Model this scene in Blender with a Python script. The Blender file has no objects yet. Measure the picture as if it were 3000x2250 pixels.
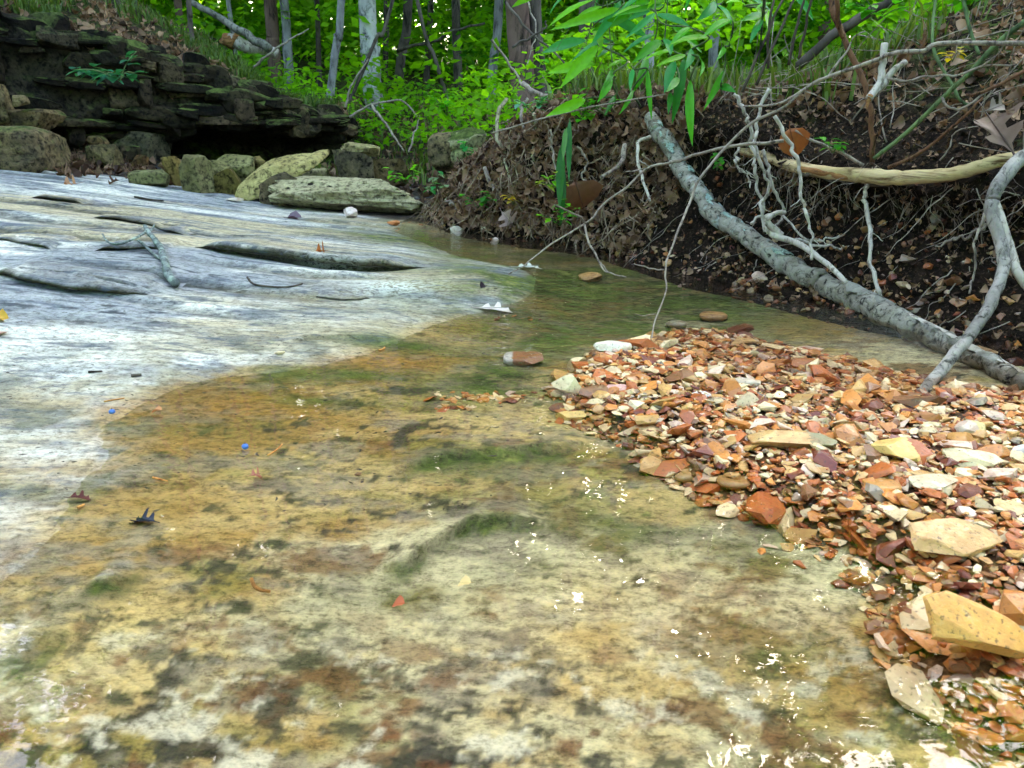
import bpy, bmesh, math, random
import numpy as np
from mathutils import Vector, Matrix, Euler

random.seed(7); RNG = np.random.default_rng(7)
SC = bpy.context.scene
COL = SC.collection

# ------------------------------------------------------------------ camera, sky, sun, exposure
FPX, CAM_H, PITCH = 2170.0, 0.45, math.radians(20.1)
cam_d = bpy.data.cameras.new('camera'); cam = bpy.data.objects.new('camera', cam_d); COL.objects.link(cam)
cam.location = (0, 0, CAM_H); cam.rotation_euler = (math.pi/2 - PITCH, 0, 0)
cam_d.sensor_width = 36.0; cam_d.lens = FPX*36/3000; cam_d.clip_start = 0.02; cam_d.clip_end = 500
cam_d.dof.use_dof = True; cam_d.dof.focus_distance = 1.75; cam_d.dof.aperture_fstop = 15.0
SC.camera = cam
W = bpy.data.worlds.new('World'); SC.world = W; W.use_nodes = True
nt = W.node_tree
bg = nt.nodes['Background']; sky = nt.nodes.new('ShaderNodeTexSky'); sky.sky_type = 'NISHITA'; sky.sun_disc = False
SUN_EL, SUN_AZ = math.radians(39.5), math.radians(8)      # azimuth measured from +Y towards +X
sky.sun_elevation = SUN_EL; sky.sun_rotation = SUN_AZ; sky.air_density = 1.0; sky.dust_density = 6.0; sky.ozone_density = 0.6
nt.links.new(sky.outputs[0], bg.inputs[0]); bg.inputs[1].default_value = 0.15
sl = bpy.data.lights.new('sun', 'SUN'); sl.energy = 0.5; sl.angle = math.radians(12); sl.color = (1, .99, .975)
so = bpy.data.objects.new('sun', sl); COL.objects.link(so)
sdir = Vector((math.sin(SUN_AZ)*math.cos(SUN_EL), math.cos(SUN_AZ)*math.cos(SUN_EL), math.sin(SUN_EL)))
so.rotation_euler = sdir.to_track_quat('Z', 'Y').to_euler()
SC.view_settings.view_transform = 'Standard'; SC.view_settings.look = 'None'
SC.view_settings.exposure = 3.55
SC.view_settings.use_white_balance = True; SC.view_settings.white_balance_temperature = 6500; SC.view_settings.white_balance_tint = 6; SC.view_settings.gamma = 1.0
SC.cycles.use_denoising = True; SC.cycles.max_bounces = 5; SC.cycles.diffuse_bounces = 3; SC.cycles.glossy_bounces = 3; SC.cycles.transmission_bounces = 4; SC.cycles.transparent_max_bounces = 8
SC.cycles.use_adaptive_sampling = True; SC.cycles.adaptive_threshold = .025; SC.cycles.sample_clamp_indirect = 6.0

# ------------------------------------------------------------------ helpers
def _ray(px, py):
    a = (px-1500)/FPX; b = (1125-py)/FPX
    return a, math.cos(PITCH)+b*math.sin(PITCH), -math.sin(PITCH)+b*math.cos(PITCH)
def P(px, py, z=0.0):                       # point of the place at height z, surveyed from the photograph
    d = _ray(px, py); t = (z-CAM_H)/d[2]; return Vector((d[0]*t, d[1]*t, z))
def PD(px, py, Y):                          # the same at distance Y
    d = _ray(px, py); t = Y/d[1]; return Vector((d[0]*t, Y, CAM_H+d[2]*t))
def PXW(px, Y): return px/FPX*Y*1.03        # pixels to metres at distance Y

def _hash(ix, iy, iz, seed):
    h = (ix.astype(np.int64)*374761393 + iy.astype(np.int64)*668265263 + iz.astype(np.int64)*2147483647 + seed*974634777) & 0xFFFFFFFF
    h = ((h ^ (h >> 13))*1274126177) & 0xFFFFFFFF
    h = ((h ^ (h >> 16))*2246822519) & 0xFFFFFFFF
    return ((h ^ (h >> 15)) & 0xFFFFFF)/float(0xFFFFFF)
def vnoise(p, seed=0):
    p = np.asarray(p, float); i = np.floor(p).astype(np.int64); f = p-i; u = f*f*(3-2*f); r = 0
    for dx in (0, 1):
        for dy in (0, 1):
            for dz in (0, 1):
                w = (u[:, 0] if dx else 1-u[:, 0])*(u[:, 1] if dy else 1-u[:, 1])*(u[:, 2] if dz else 1-u[:, 2])
                r = r + w*_hash(i[:, 0]+dx, i[:, 1]+dy, i[:, 2]+dz, seed)
    return r*2-1
def fbm(p, octv=4, seed=0, gain=.5):
    p = np.asarray(p, float); r = 0; a = 1; t = 0
    for k in range(octv):
        r = r + a*vnoise(p*2**k+17.3*k, seed+k); t += a; a *= gain
    return r/t
def sstep(a, b, x):
    t = np.clip((x-a)/(b-a), 0, 1); return t*t*(3-2*t)

def new_mesh(name, V, F, smooth=True, attrs=None, cols=None):
    V = np.asarray(V, np.float32); F = np.asarray(F, np.int32); k = F.shape[1]
    me = bpy.data.meshes.new(name); me.vertices.add(len(V)); me.vertices.foreach_set('co', V.ravel())
    me.loops.add(F.size); me.loops.foreach_set('vertex_index', F.ravel())
    me.polygons.add(len(F)); me.polygons.foreach_set('loop_start', np.arange(0, F.size, k, dtype=np.int32))
    me.polygons.foreach_set('use_smooth', np.full(len(F), smooth, dtype=bool))
    me.update(calc_edges=True)
    for n, a in (attrs or {}).items():
        at = me.attributes.new(n, 'FLOAT', 'POINT'); at.data.foreach_set('value', np.asarray(a, np.float32))
    if cols is not None:
        c = np.ones((len(V), 4), np.float32); c[:, :3] = cols
        at = me.attributes.new('col', 'FLOAT_COLOR', 'POINT'); at.data.foreach_set('color', c.ravel())
    return me
def link(name, me, mat=None, parent=None, loc=None, rot=None):
    o = bpy.data.objects.new(name, me); COL.objects.link(o)
    if mat is not None and me is not None and not me.materials: me.materials.append(mat)
    if parent is not None: o.parent = parent
    if loc is not None: o.location = loc
    if rot is not None: o.rotation_euler = rot
    return o
def tag(o, label, cat, group=None):
    o['label'] = label; o['category'] = cat
    if group: o['group'] = group
    return o
def kind(o, k, label=None):
    o['kind'] = k
    if label: o['label'] = label
    return o
def thing(name, label, cat, loc=(0, 0, 0), group=None):
    o = bpy.data.objects.new(name, None); COL.objects.link(o); o.location = loc; o.empty_display_size = .05
    return tag(o, label, cat, group)
def part(name, V, F, mat, parent, smooth=True, attrs=None, cols=None):   # V in world space
    off = np.array(parent.location if parent.parent is None else parent.location + parent.parent.location)
    return link(name, new_mesh(name, np.asarray(V)-off, F, smooth, attrs, cols), mat, parent)
def merge(pieces):
    Vs, Fs, n = [], [], 0
    for V, F in pieces:
        Vs.append(np.asarray(V, float)); Fs.append(np.asarray(F)+n); n += len(V)
    return np.concatenate(Vs), np.concatenate(Fs)

def spline(pts, n):
    p = np.array([list(q) for q in pts], float)
    if len(p) == 2: return p[0]+(p[1]-p[0])*np.linspace(0, 1, n)[:, None]
    p = np.vstack([2*p[0]-p[1], p, 2*p[-1]-p[-2]]); m = len(p)-3
    t = np.linspace(0, m-1e-6, n); i = t.astype(int); u = (t-i)[:, None]
    a, b, c, d = p[i], p[i+1], p[i+2], p[i+3]
    return .5*(2*b+(c-a)*u+(2*a-5*b+4*c-d)*u*u+(3*b-a-3*c+d)*u**3)
def tube(pts, r0, r1, n=None, sides=7, wob=.1, jag=0.0, seed=0, radii=None):
    n = n or max(6, len(pts)*5)
    c = spline(pts, n)
    if jag:
        t = np.linspace(0, 1, n)[:, None]
        c = c + jag*np.hstack([vnoise(np.hstack([t*n*.45, t*0, t*0])+seed*7.7+q*31, seed)[:, None] for q in range(3)])*np.minimum(1, np.minimum(t, 1-t)*8+.15)
    d = np.gradient(c, axis=0); d /= np.linalg.norm(d, axis=1)[:, None]+1e-9
    ref = np.array([.31, .2, .93]); u = np.cross(d, ref); u /= np.linalg.norm(u, axis=1)[:, None]+1e-9; v = np.cross(d, u)
    r = np.interp(np.linspace(0, 1, n), np.linspace(0, 1, len(radii)), radii) if radii is not None else np.linspace(r0, r1, n)
    th = np.linspace(0, 2*math.pi, sides, endpoint=False)
    ring = c[:, None, :]+(u[:, None, :]*np.cos(th)[None, :, None]+v[:, None, :]*np.sin(th)[None, :, None])*r[:, None, None]
    if wob:
        q = ring.reshape(-1, 3); s = 1+wob*fbm(q/(np.mean(r)*3.0)+seed*3.1, 3, seed)[:, None]
        ring = (np.repeat(c, sides, 0)+(q-np.repeat(c, sides, 0))*s).reshape(n, sides, 3)
    V = np.concatenate([c[:1], ring.reshape(-1, 3), c[-1:]])
    F = []
    i = np.arange(n-1)[:, None]; j = np.arange(sides)[None, :]; j2 = (j+1) % sides
    Q = np.stack([1+i*sides+j, 1+i*sides+j2, 1+(i+1)*sides+j2, 1+(i+1)*sides+j], -1).reshape(-1, 4)
    jj = np.arange(sides); j3 = (jj+1) % sides; e = len(V)-1; L = 1+(n-1)*sides
    cap0 = np.stack([np.zeros(sides, int), 1+j3, 1+jj, np.zeros(sides, int)], -1)
    T = np.concatenate([Q[:, [0, 1, 2]], Q[:, [0, 2, 3]], cap0[:, :3], np.stack([np.full(sides, e), L+jj, L+j3], -1)])
    return V, T

# ---- stones
def ico(sub):
    bm = bmesh.new(); bmesh.ops.create_icosphere(bm, subdivisions=sub, radius=1)
    V = np.array([v.co[:] for v in bm.verts]); F = np.array([[v.index for v in f.verts] for f in bm.faces]); bm.free()
    return V, F
ICO = {s: ico(s) for s in (2, 3, 4, 5)}
def rock_shape(sub=4, e=3.0, cuts=7, rough=.06, seed=0, cutd=(.62, .95), scale=(1, 1, 1), freq=1.6):
    V, F = ICO[sub]; rg = np.random.default_rng(seed+100)
    r = (np.abs(V)**e).sum(1)**(-1/e); V = V*r[:, None]
    for _ in range(cuts):
        n = rg.normal(size=3); n /= np.linalg.norm(n); d = rg.uniform(*cutd)*(np.abs(n).sum() if e > 4 else 1.0)
        V = V-np.maximum(0, V@n-d)[:, None]*n
    nn = V/np.linalg.norm(V, axis=1)[:, None]
    V = V+nn*(rough*fbm(V*freq+seed*2.3, 5, seed))[:, None]
    return V*np.array(scale), F
def hull_stone(seed, k=12, flat=.6):
    rg = np.random.default_rng(seed); bm = bmesh.new()
    for _ in range(k):
        v = rg.normal(size=3); v /= np.linalg.norm(v); v *= rg.uniform(.75, 1.1); bm.verts.new((v[0], v[1]*.78, v[2]*flat))
    bmesh.ops.convex_hull(bm, input=bm.verts[:])
    bmesh.ops.delete(bm, geom=[v for v in bm.verts if not v.link_faces], context='VERTS')
    bmesh.ops.triangulate(bm, faces=bm.faces[:]); bm.verts.index_update()
    V = np.array([v.co[:] for v in bm.verts]); F = np.array([[v.index for v in f.verts] for f in bm.faces]); bm.free()
    return V, F
def rotmat(rx, ry, rz): return np.array(Euler((rx, ry, rz)).to_matrix())

# ---- leaves: flat patches with curl, returned as V, F(tri)
LANCE = np.array([(0, 0), (.12, .30), (.3, .48), (.5, .5), (.72, .36), (.9, .14), (1, 0)])
OVATE = np.array([(0, 0), (.15, .55), (.4, .8), (.65, .62), (.88, .25), (1, 0)])
OAK = np.array([(0, .03), (.12, .12), (.22, .5), (.30, .62), (.36, .25), (.46, .3), (.55, .85), (.63, .8), (.66, .3), (.78, .35), (.86, .5), (.9, .2), (1, 0)])
def leaf(length, width, outline=OVATE, droop=.2, fold=.25, curl=0.0, twist=0.0, seed=0, thick=0):
    o = np.asarray(outline); n = len(o); x = o[:, 0]; w = o[:, 1]*width
    ang = droop*x
    cx = np.cumsum(np.concatenate([[0], np.diff(x)*np.cos((ang[1:]+ang[:-1])/2*2)]))*length
    cz = -np.cumsum(np.concatenate([[0], np.diff(x)*np.sin((ang[1:]+ang[:-1])/2*2)]))*length
    mid = np.stack([cx, 0*cx, cz], 1); V = [mid]
    tw = twist*x
    for s in (1, -1):
        for q in (.5, 1.0):
            y = s*w*q*np.cos(fold); z = w*q*np.sin(fold)+curl*(w*q)**2/max(width, 1e-6)
            V.append(mid+np.stack([0*x, y*np.cos(tw)-z*np.sin(tw), y*np.sin(tw)+z*np.cos(tw)], 1))
    V = np.concatenate(V); F = []
    for a, b in ((0, 1), (1, 2), (3, 0), (4, 3)):
        for i in range(n-1):
            A, B, C, D = a*n+i, a*n+i+1, b*n+i+1, b*n+i
            F += [(A, B, C), (A, C, D)]
    return V, np.array(F)
def orient(V, base, tip, roll=0.0, face=None):
    d = Vector(tip)-Vector(base); L = d.length; d.normalize()
    up = face or (Vector((0, 0, 1)) if abs(d.z) < .93 else Vector((0, -1, 0)))
    y = up.cross(d).normalized(); z = d.cross(y)
    M = np.array([list(d), list(y), list(z)]).T @ rotmat(roll, 0, 0)
    return V@M.T+np.array(base)

# ------------------------------------------------------------------ materials
def mat(name):
    m = bpy.data.materials.new(name); m.use_nodes = True; t = m.node_tree; t.nodes.clear()
    return m, t
def N(t, typ, **kw):
    n = t.nodes.new('ShaderNode'+typ)
    for k, v in kw.items():
        if k.startswith('i_'): n.inputs[k[2:].replace('_', ' ')].default_value = v
        elif k[0] == 'n' and k[1:].isdigit(): n.inputs[int(k[1:])].default_value = v
        else: setattr(n, k, v)
    return n
def L(t, a, b): t.links.new(a, b)
def ramp(t, src, stops, interp='LINEAR'):
    r = N(t, 'ValToRGB'); cr = r.color_ramp; cr.interpolation = interp
    while len(cr.elements) < len(stops): cr.elements.new(.5)
    for e, (p, c) in zip(cr.elements, stops):
        e.position = p; e.color = (*c, 1) if not np.isscalar(c) else (c, c, c, 1)
    L(t, src, r.inputs[0]); return r.outputs[0]
def mix(t, fac, a, b, mode='MIX'):
    m = N(t, 'Mix', data_type='RGBA', blend_type=mode)
    for s, v in ((m.inputs[0], fac), (m.inputs[6], a), (m.inputs[7], b)):
        if hasattr(v, 'is_output') or isinstance(v, bpy.types.NodeSocket): L(t, v, s)
        elif np.isscalar(v): s.default_value = v if s.type == 'VALUE' else (v, v, v, 1)
        else: s.default_value = (*v, 1)
    return m.outputs[2]
def math_(t, op, a, b=0.0, c=0.0, clamp=False):
    m = N(t, 'Math', operation=op, use_clamp=clamp)
    for s, v in zip(m.inputs, (a, b, c)):
        if isinstance(v, bpy.types.NodeSocket): L(t, v, s)
        else: s.default_value = v
    return m.outputs[0]
def coords(t, scale=(1, 1, 1), kind_='Object', rot=(0, 0, 0)):
    c = N(t, 'TexCoord'); m = N(t, 'Mapping'); m.inputs['Scale'].default_value = scale; m.inputs['Rotation'].default_value = rot
    if kind_ == 'World':
        g = N(t, 'NewGeometry'); L(t, g.outputs['Position'], m.inputs[0])
    else: L(t, c.outputs[kind_], m.inputs[0])
    return m.outputs[0]
def noise(t, vec, scale=5, detail=5, rough=.55, dist=0.0):
    n = N(t, 'TexNoise'); n.inputs['Scale'].default_value = scale; n.inputs['Detail'].default_value = detail
    n.inputs['Roughness'].default_value = rough; n.inputs['Distortion'].default_value = dist
    if vec is not None: L(t, vec, n.inputs['Vector'])
    return n.outputs[0]
def attr(t, name, col=False):
    a = N(t, 'Attribute', attribute_name=name); return a.outputs['Color' if col else 'Fac']
def out(t, shader):
    o = N(t, 'OutputMaterial'); L(t, shader, o.inputs[0])
def princ(t, color, rough=.7, bump_h=None, bump=.3, dist=.01, spec=.2):
    b = N(t, 'BsdfPrincipled')
    for k, v in (('Base Color', color), ('Roughness', rough)):
        if isinstance(v, bpy.types.NodeSocket): L(t, v, b.inputs[k])
        else: b.inputs[k].default_value = v if np.isscalar(v) else (*v, 1)
    b.inputs['Specular IOR Level'].default_value = spec
    if bump_h is not None:
        bp = N(t, 'Bump'); bp.inputs['Strength'].default_value = bump; bp.inputs['Distance'].default_value = dist
        L(t, bump_h, bp.inputs['Height']); L(t, bp.outputs[0], b.inputs['Normal'])
    return b.outputs[0]

def m_bed():
    m, t = mat('bedrock'); w = coords(t, (1, 1.7, 1.7), 'World')
    n1 = noise(t, w, 55, 5, .8, .3); n2 = noise(t, w, 230, 3, .7)
    c = attr(t, 'col', True); wm = attr(t, 'wet')
    k = math_(t, 'ADD', math_(t, 'MULTIPLY', n1, .75), math_(t, 'MULTIPLY', n2, .25))
    c = mix(t, ramp(t, k, [(.38, .95), (.52, 0.)]), c, mix(t, 1.0, c, (.30, .28, .24), 'MULTIPLY'))
    c = mix(t, ramp(t, k, [(.52, 0.), (.66, .7)]), c, mix(t, 1.0, c, (1.55, 1.5, 1.38), 'MULTIPLY'))
    st = noise(t, coords(t, (1, 4.5, 3), 'World', (0, 0, math.radians(5))), 11, 6, .72, .25); dm = math_(t, 'SUBTRACT', 1.0, wm)
    c = mix(t, math_(t, 'MULTIPLY', dm, ramp(t, st, [(.355, .8), (.465, 0.)])), c, (.075, .09, .12))
    c = mix(t, math_(t, 'MULTIPLY', dm, ramp(t, st, [(.58, 0.), (.68, .4)])), c, (.70, .68, .63))
    k = math_(t, 'ADD', k, math_(t, 'MULTIPLY', math_(t, 'MULTIPLY', st, dm), 1.2))
    sp = math_(t, 'MULTIPLY', attr(t, 'lichen'), ramp(t, n1, [(.47, 0.), (.53, 1.)])); c = mix(t, sp, c, (.66, .70, .62))
    rg = mix(t, wm, .62, .5)
    out(t, princ(t, c, rg, k, .6, .010, .15)); return m
def m_water():
    m, t = mat('water'); w = coords(t, (1, 1.6, 1), 'World', (0, 0, math.radians(12)))
    h1 = noise(t, w, 11, 2, .5, .6); h2 = noise(t, w, 42, 2, .5, .5)
    rip = attr(t, 'ripple')
    h = math_(t, 'ADD', math_(t, 'MULTIPLY', h1, math_(t, 'ADD', math_(t, 'MULTIPLY', rip, .8), .055)), math_(t, 'MULTIPLY', math_(t, 'MULTIPLY', h2, rip), .55))
    bp = N(t, 'Bump'); bp.inputs['Strength'].default_value = .8; bp.inputs['Distance'].default_value = .014; L(t, h, bp.inputs['Height'])
    fr = N(t, 'Fresnel'); fr.inputs[0].default_value = 1.33; L(t, bp.outputs[0], fr.inputs['Normal'])
    tr = N(t, 'BsdfTransparent'); tr.inputs[0].default_value = (.97, .965, .90, 1)
    gl = N(t, 'BsdfGlossy'); gl.inputs['Roughness'].default_value = .015; gl.inputs[0].default_value = (1, 1, 1, 1); L(t, bp.outputs[0], gl.inputs['Normal'])
    mx = N(t, 'MixShader'); L(t, fr.outputs[0], mx.inputs[0]); L(t, tr.outputs[0], mx.inputs[1]); L(t, gl.outputs[0], mx.inputs[2])
    out(t, mx.outputs[0]); return m
def m_stone(name, by_attr, rough=.40, pits=False):
    m, t = mat(name); o = coords(t, (1, 1, 1), 'World')
    base = attr(t, 'col', True) if by_attr else N(t, 'ObjectInfo').outputs['Color']
    n1 = noise(t, o, 38, 5, .65, .4); n2 = noise(t, o, 190, 4, .6)
    c = mix(t, ramp(t, n1, [(.42, 0.), (.60, .65)]), base, mix(t, .55, base, (.30, .10, .03)))
    c = mix(t, ramp(t, n1, [(.30, .6), (.40, 0.)]), c, mix(t, .6, base, (.72, .60, .40)))
    c = mix(t, ramp(t, n2, [(.32, .75), (.42, 0.)]), c, (.06, .035, .02))
    r = ramp(t, n1, [(.3, rough-.18), (.7, rough+.15)])
    out(t, princ(t, c, r, n2, .25, .004, .42)); return m
def m_rock(name, a, b, dark, moss=0.0, scale=7, pit=0.0, rough=.8):
    m, t = mat(name); o = coords(t, (1, 1, 1), 'World'); base = N(t, 'ObjectInfo').outputs['Color']
    n1 = noise(t, o, scale, 6, .65, .5); n2 = noise(t, o, scale*7, 6, .7, .2)
    c = mix(t, ramp(t, n1, [(.32, 0.), (.62, 1.)]), a, b)
    c = mix(t, ramp(t, n2, [(.38, .95), (.52, 0.)]), c, dark); c = mix(t, ramp(t, n2, [(.58, 0.), (.7, .7)]), c, mix(t, 1.0, c, (1.7, 1.65, 1.5), 'MULTIPLY'))
    c = mix(t, 1.0, c, base, 'MULTIPLY')
    h = math_(t, 'ADD', n1, math_(t, 'MULTIPLY', n2, .5))
    if pit:
        v = N(t, 'TexVoronoi'); v.inputs['Scale'].default_value = 16; L(t, coords(t, (1, 1, 1.8), 'World'), v.inputs[0])
        pm = ramp(t, math_(t, 'ADD', v.outputs[0], math_(t, 'MULTIPLY', n2, .5)), [(.38, 1.), (.5, 0.)])
        pm = math_(t, 'MULTIPLY', pm, ramp(t, n1, [(.42, 0.), (.56, 1.)])); c = mix(t, pm, c, (.03, .025, .018)); h = math_(t, 'SUBTRACT', h, math_(t, 'MULTIPLY', pm, 1.5))
    if moss:
        g = N(t, 'NewGeometry'); sp = N(t, 'SeparateXYZ'); L(t, g.outputs['Normal'], sp.inputs[0])
        mm = math_(t, 'MULTIPLY', ramp(t, sp.outputs[2], [(.25, 0.), (.75, 1.)]), ramp(t, noise(t, o, 9, 6, .7), [(.55-.3*moss, 0.), (.68-.3*moss, 1.)]))
        c = mix(t, mm, c, mix(t, ramp(t, n2, [(.35, 0.), (.6, 1.)]), (.018, .03, .006), (.10, .13, .03)))
    out(t, princ(t, c, rough, h, .8, .03, .12)); return m
def m_soil(name, a, b, c3, scale=24):
    m, t = mat(name); o = coords(t, (1, 1, 1), 'World')
    n1 = noise(t, o, scale, 6, .7, .3); n2 = noise(t, o, scale*5, 5, .7); n3 = noise(t, o, 3.5, 5, .6)
    c = mix(t, ramp(t, n1, [(.35, 0.), (.65, 1.)]), a, b)
    c = mix(t, ramp(t, n2, [(.54, 0.), (.68, .9)]), c, c3)
    c = mix(t, math_(t, 'MULTIPLY', attr(t, 'moss'), ramp(t, n1, [(.42, 0.), (.55, 1.)])), c, mix(t, ramp(t, n2, [(.35, 0.), (.6, 1.)]), (.02, .04, .006), (.12, .17, .03)))
    out(t, princ(t, c, .85, math_(t, 'ADD', n1, math_(t, 'MULTIPLY', n2, .6)), 1.0, .04, .1)); return m
def m_leaf(name, a, b, trans=.4, rough=.45, by='tint', transcol=None):
    m, t = mat(name)
    f = attr(t, 'tint') if by == 'tint' else N(t, 'ObjectInfo').outputs['Random']
    if by == 'color':
        c = N(t, 'ObjectInfo').outputs['Color']
    else: c = ramp(t, f, [(0., a), (1., b)])
    c = mix(t, ramp(t, noise(t, coords(t, (1, 1, 1), 'World'), 60, 3, .6), [(.4, .0), (.75, .45)]), c, mix(t, 1.0, c, (.55, .6, .45), 'MULTIPLY'))
    p = princ(t, c, rough, None, spec=.2)
    if trans:
        tl = N(t, 'BsdfTranslucent'); L(t, mix(t, 1.0, c, transcol or (1.5, 1.45, .6), 'MULTIPLY'), tl.inputs[0])
        ms = N(t, 'MixShader'); ms.inputs[0].default_value = trans; L(t, p, ms.inputs[1]); L(t, tl.outputs[0], ms.inputs[2]); out(t, ms.outputs[0])
    else: out(t, p)
    return m
def m_bark(name, a, b, dark, scale=30, stretch=(1, 1, .25), lichen=None, lich=(.5, .6), rough=.8, bump=.8):
    m, t = mat(name); o = coords(t, stretch, 'World'); w = coords(t, (1, 1, 1), 'World')
    n1 = noise(t, o, scale, 6, .7, .6); n2 = noise(t, w, scale*.22, 5, .65)
    c = mix(t, ramp(t, n2, [(.35, 0.), (.65, 1.)]), a, b); c = mix(t, ramp(t, n1, [(.36, 1.), (.5, 0.)]), c, dark)
    if lichen:
        lf_ = ramp(t, noise(t, w, 26, 6, .72, .5), [(lich[0], 0.), (lich[1], 1.)])
        c = mix(t, math_(t, 'MULTIPLY', lf_, attr(t, 'lich')) if 'log' in name else lf_, c, lichen)
    out(t, princ(t, c, rough, n1, bump, .01, .12)); return m

M_BED, M_WATER = m_bed(), m_water()
M_STONE, M_STONES = m_stone('chert', False), m_stone('chert_mixed', True)
M_STONE_DRY = m_stone('chert_dry', False, .65)
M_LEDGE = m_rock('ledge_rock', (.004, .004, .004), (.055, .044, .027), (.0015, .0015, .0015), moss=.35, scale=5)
M_SLAB = m_rock('buff_slab_rock', (.24, .20, .10), (.44, .385, .22), (.05, .042, .025), moss=0, scale=6)
M_PIT = m_rock('pitted_rock', (.30, .26, .15), (.46, .41, .26), (.12, .10, .06), moss=0, scale=6, pit=1)
M_BOULD = m_rock('boulder_rock', (.045, .042, .032), (.20, .16, .09), (.010, .009, .007), moss=.2, scale=6)
M_MOSSR = m_rock('mossy_rock', (.30, .27, .17), (.50, .45, .28), (.05, .045, .03), moss=.75, scale=6)
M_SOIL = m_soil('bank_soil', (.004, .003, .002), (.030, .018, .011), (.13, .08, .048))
M_FLOOR = m_soil('forest_floor', (.018, .014, .009), (.06, .042, .026), (.20, .155, .10), 14)
M_LITTER = m_leaf('dead_leaf', (.032, .014, .008), (.42, .26, .16), 0.12, .6, transcol=(1.2, .9, .6))
M_DEAD = m_leaf('single_dead_leaf', None, None, 0.15, .5, 'color', transcol=(1.2, .9, .6))
M_FOL = m_leaf('foliage', (.020, .14, .004), (.26, .56, .014), .62, .45)
M_CANE = m_leaf('cane_leaf', None, None, .4, .35, 'color')
M_GRASS = m_leaf('grass', (.03, .07, .015), (.16, .24, .05), .35, .5)
M_WOODW = m_bark('bleached_wood', (.36, .315, .26), (.56, .50, .43), (.13, .105, .085), 60, rough=.65, bump=.4)
M_WOODG = m_bark('grey_bark', (.14, .13, .11), (.30, .28, .24), (.035, .03, .025), 45)
M_LOG = m_bark('log_bark', (.19, .165, .125), (.44, .41, .35), (.012, .010, .008), 60, (1, 1, 1), lichen=(.42, .50, .45), lich=(.55, .59), bump=1.0)
M_BUFF = m_bark('buff_root_wood', (.46, .33, .16), (.60, .47, .27), (.10, .05, .02), 50, (.2, .2, 1.4), bump=.6)
M_BROWN = m_bark('brown_twig', (.10, .045, .022), (.22, .11, .06), (.02, .012, .008), 60)
M_TWIG = m_bark('pale_twig', (.22, .17, .135), (.42, .35, .28), (.09, .07, .06), 70)
M_GREENSTEM = m_bark('green_stem', (.06, .10, .04), (.16, .22, .09), (.03, .04, .02), 50, bump=.2)
M_TRUNK = m_bark('tree_bark', (.055, .045, .036), (.15, .12, .10), (.015, .012, .01), 14)
M_TRUNKW = m_bark('pale_tree_bark', (.30, .29, .29), (.60, .58, .56), (.07, .07, .07), 12, (1, 1, .6))
M_TRUNKR = m_bark('red_tree_bark', (.12, .07, .055), (.20, .13, .10), (.03, .02, .016), 14)
M_TRUNKG = m_bark('grey_tree_bark', (.18, .17, .17), (.32, .31, .31), (.05, .045, .04), 16)

# ------------------------------------------------------------------ stream bed
def tps(ctrl, smooth=1e-4):
    C = np.array([(c[0], c[1]) for c in ctrl]); z = np.array([c[2] for c in ctrl]); n = len(C)
    def U(r2): return np.where(r2 > 1e-12, r2*np.log(r2+1e-12), 0)
    K = U(((C[:, None]-C[None])**2).sum(-1))+np.eye(n)*smooth; Q = np.hstack([np.ones((n, 1)), C])
    A = np.block([[K, Q], [Q.T, np.zeros((3, 3))]]); s = np.linalg.solve(A, np.concatenate([z, np.zeros(3)]))
    def f(x, y):
        x = np.asarray(x, float); y = np.asarray(y, float); r = s[n]+s[n+1]*x+s[n+2]*y
        for k in range(n): r = r+s[k]*U((x-C[k, 0])**2+(y-C[k, 1])**2)
        return r
    return f
bed_pts = [(0, 490, .20), (300, 520, .15), (600, 570, .075), (850, 610, .022), (1050, 632, .008), (1300, 668, -.012),
           (0, 600, .155), (0, 700, .12), (500, 650, .10), (500, 750, .085), (900, 680, .04), (900, 770, .045), (0, 900, .07), (400, 900, .05), (800, 900, .028),
           (1180, 800, .030), (1120, 690, .014), (1330, 790, .030), (1450, 815, .026), (1600, 850, -.008), (1300, 735, -.002), (1460, 765, -.010), (1420, 905, .002), (0, 1100, .014), (500, 1070, .012), (900, 1000, .010), (1250, 930, .004),
           (0, 1190, .006), (250, 1190, .003), (0, 1300, .004), (600, 1115, 0.), (1000, 1065, -.001), (1350, 960, -.006), (0, 1420, .003), (0, 1560, .0015), (250, 1350, .0005), (500, 1300, -.006), (1000, 1200, -.012), (1500, 1100, -.022),
           (1650, 950, -.03), (1600, 740, -.028), (1800, 850, -.03), (2100, 880, -.03), (1250, 695, -.015), (2000, 790, -.02), (2400, 920, -.03),
           (500, 1700, -.012), (1000, 1600, -.02), (1500, 1500, -.025), (1500, 1900, -.03), (500, 2200, -.02), (1500, 2240, -.03),
           (2300, 1900, -.035), (2900, 2240, -.04), (2000, 1600, -.03), (0, 1800, -.003), (0, 2240, -.012), (2700, 1300, -.03), (2300, 1200, -.03)]
ctrl = [tuple(P(a, b, z)) for a, b, z in bed_pts] + [(-4, 2.5, .32), (-3, 1, .14), (-1.5, .3, .02), (1.6, .8, -.03), (.9, .2, -.04), (-.6, .15, -.01), (-2.0, 4.6, .13), (-3.2, 4.2, .24), (-1.2, 4.6, .05), (-.6, 4.3, .02), (1.2, 2.6, -.02), (.5, 3.6, .0)]
bed_base = tps(ctrl, 2e-4)
bar_poly = np.array([tuple(P(a, b, 0.0))[:2] for a, b in [(1600, 1110), (1740, 985), (1850, 955), (1990, 925), (2130, 930), (2400, 990), (2700, 1060), (3100, 1130), (3300, 1400), (3300, 2200), (3000, 2200), (2760, 2010), (2590, 1850), (2560, 1690), (2480, 1580), (2250, 1480), (2080, 1430), (1930, 1350), (1840, 1270), (1660, 1210)]])
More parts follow.
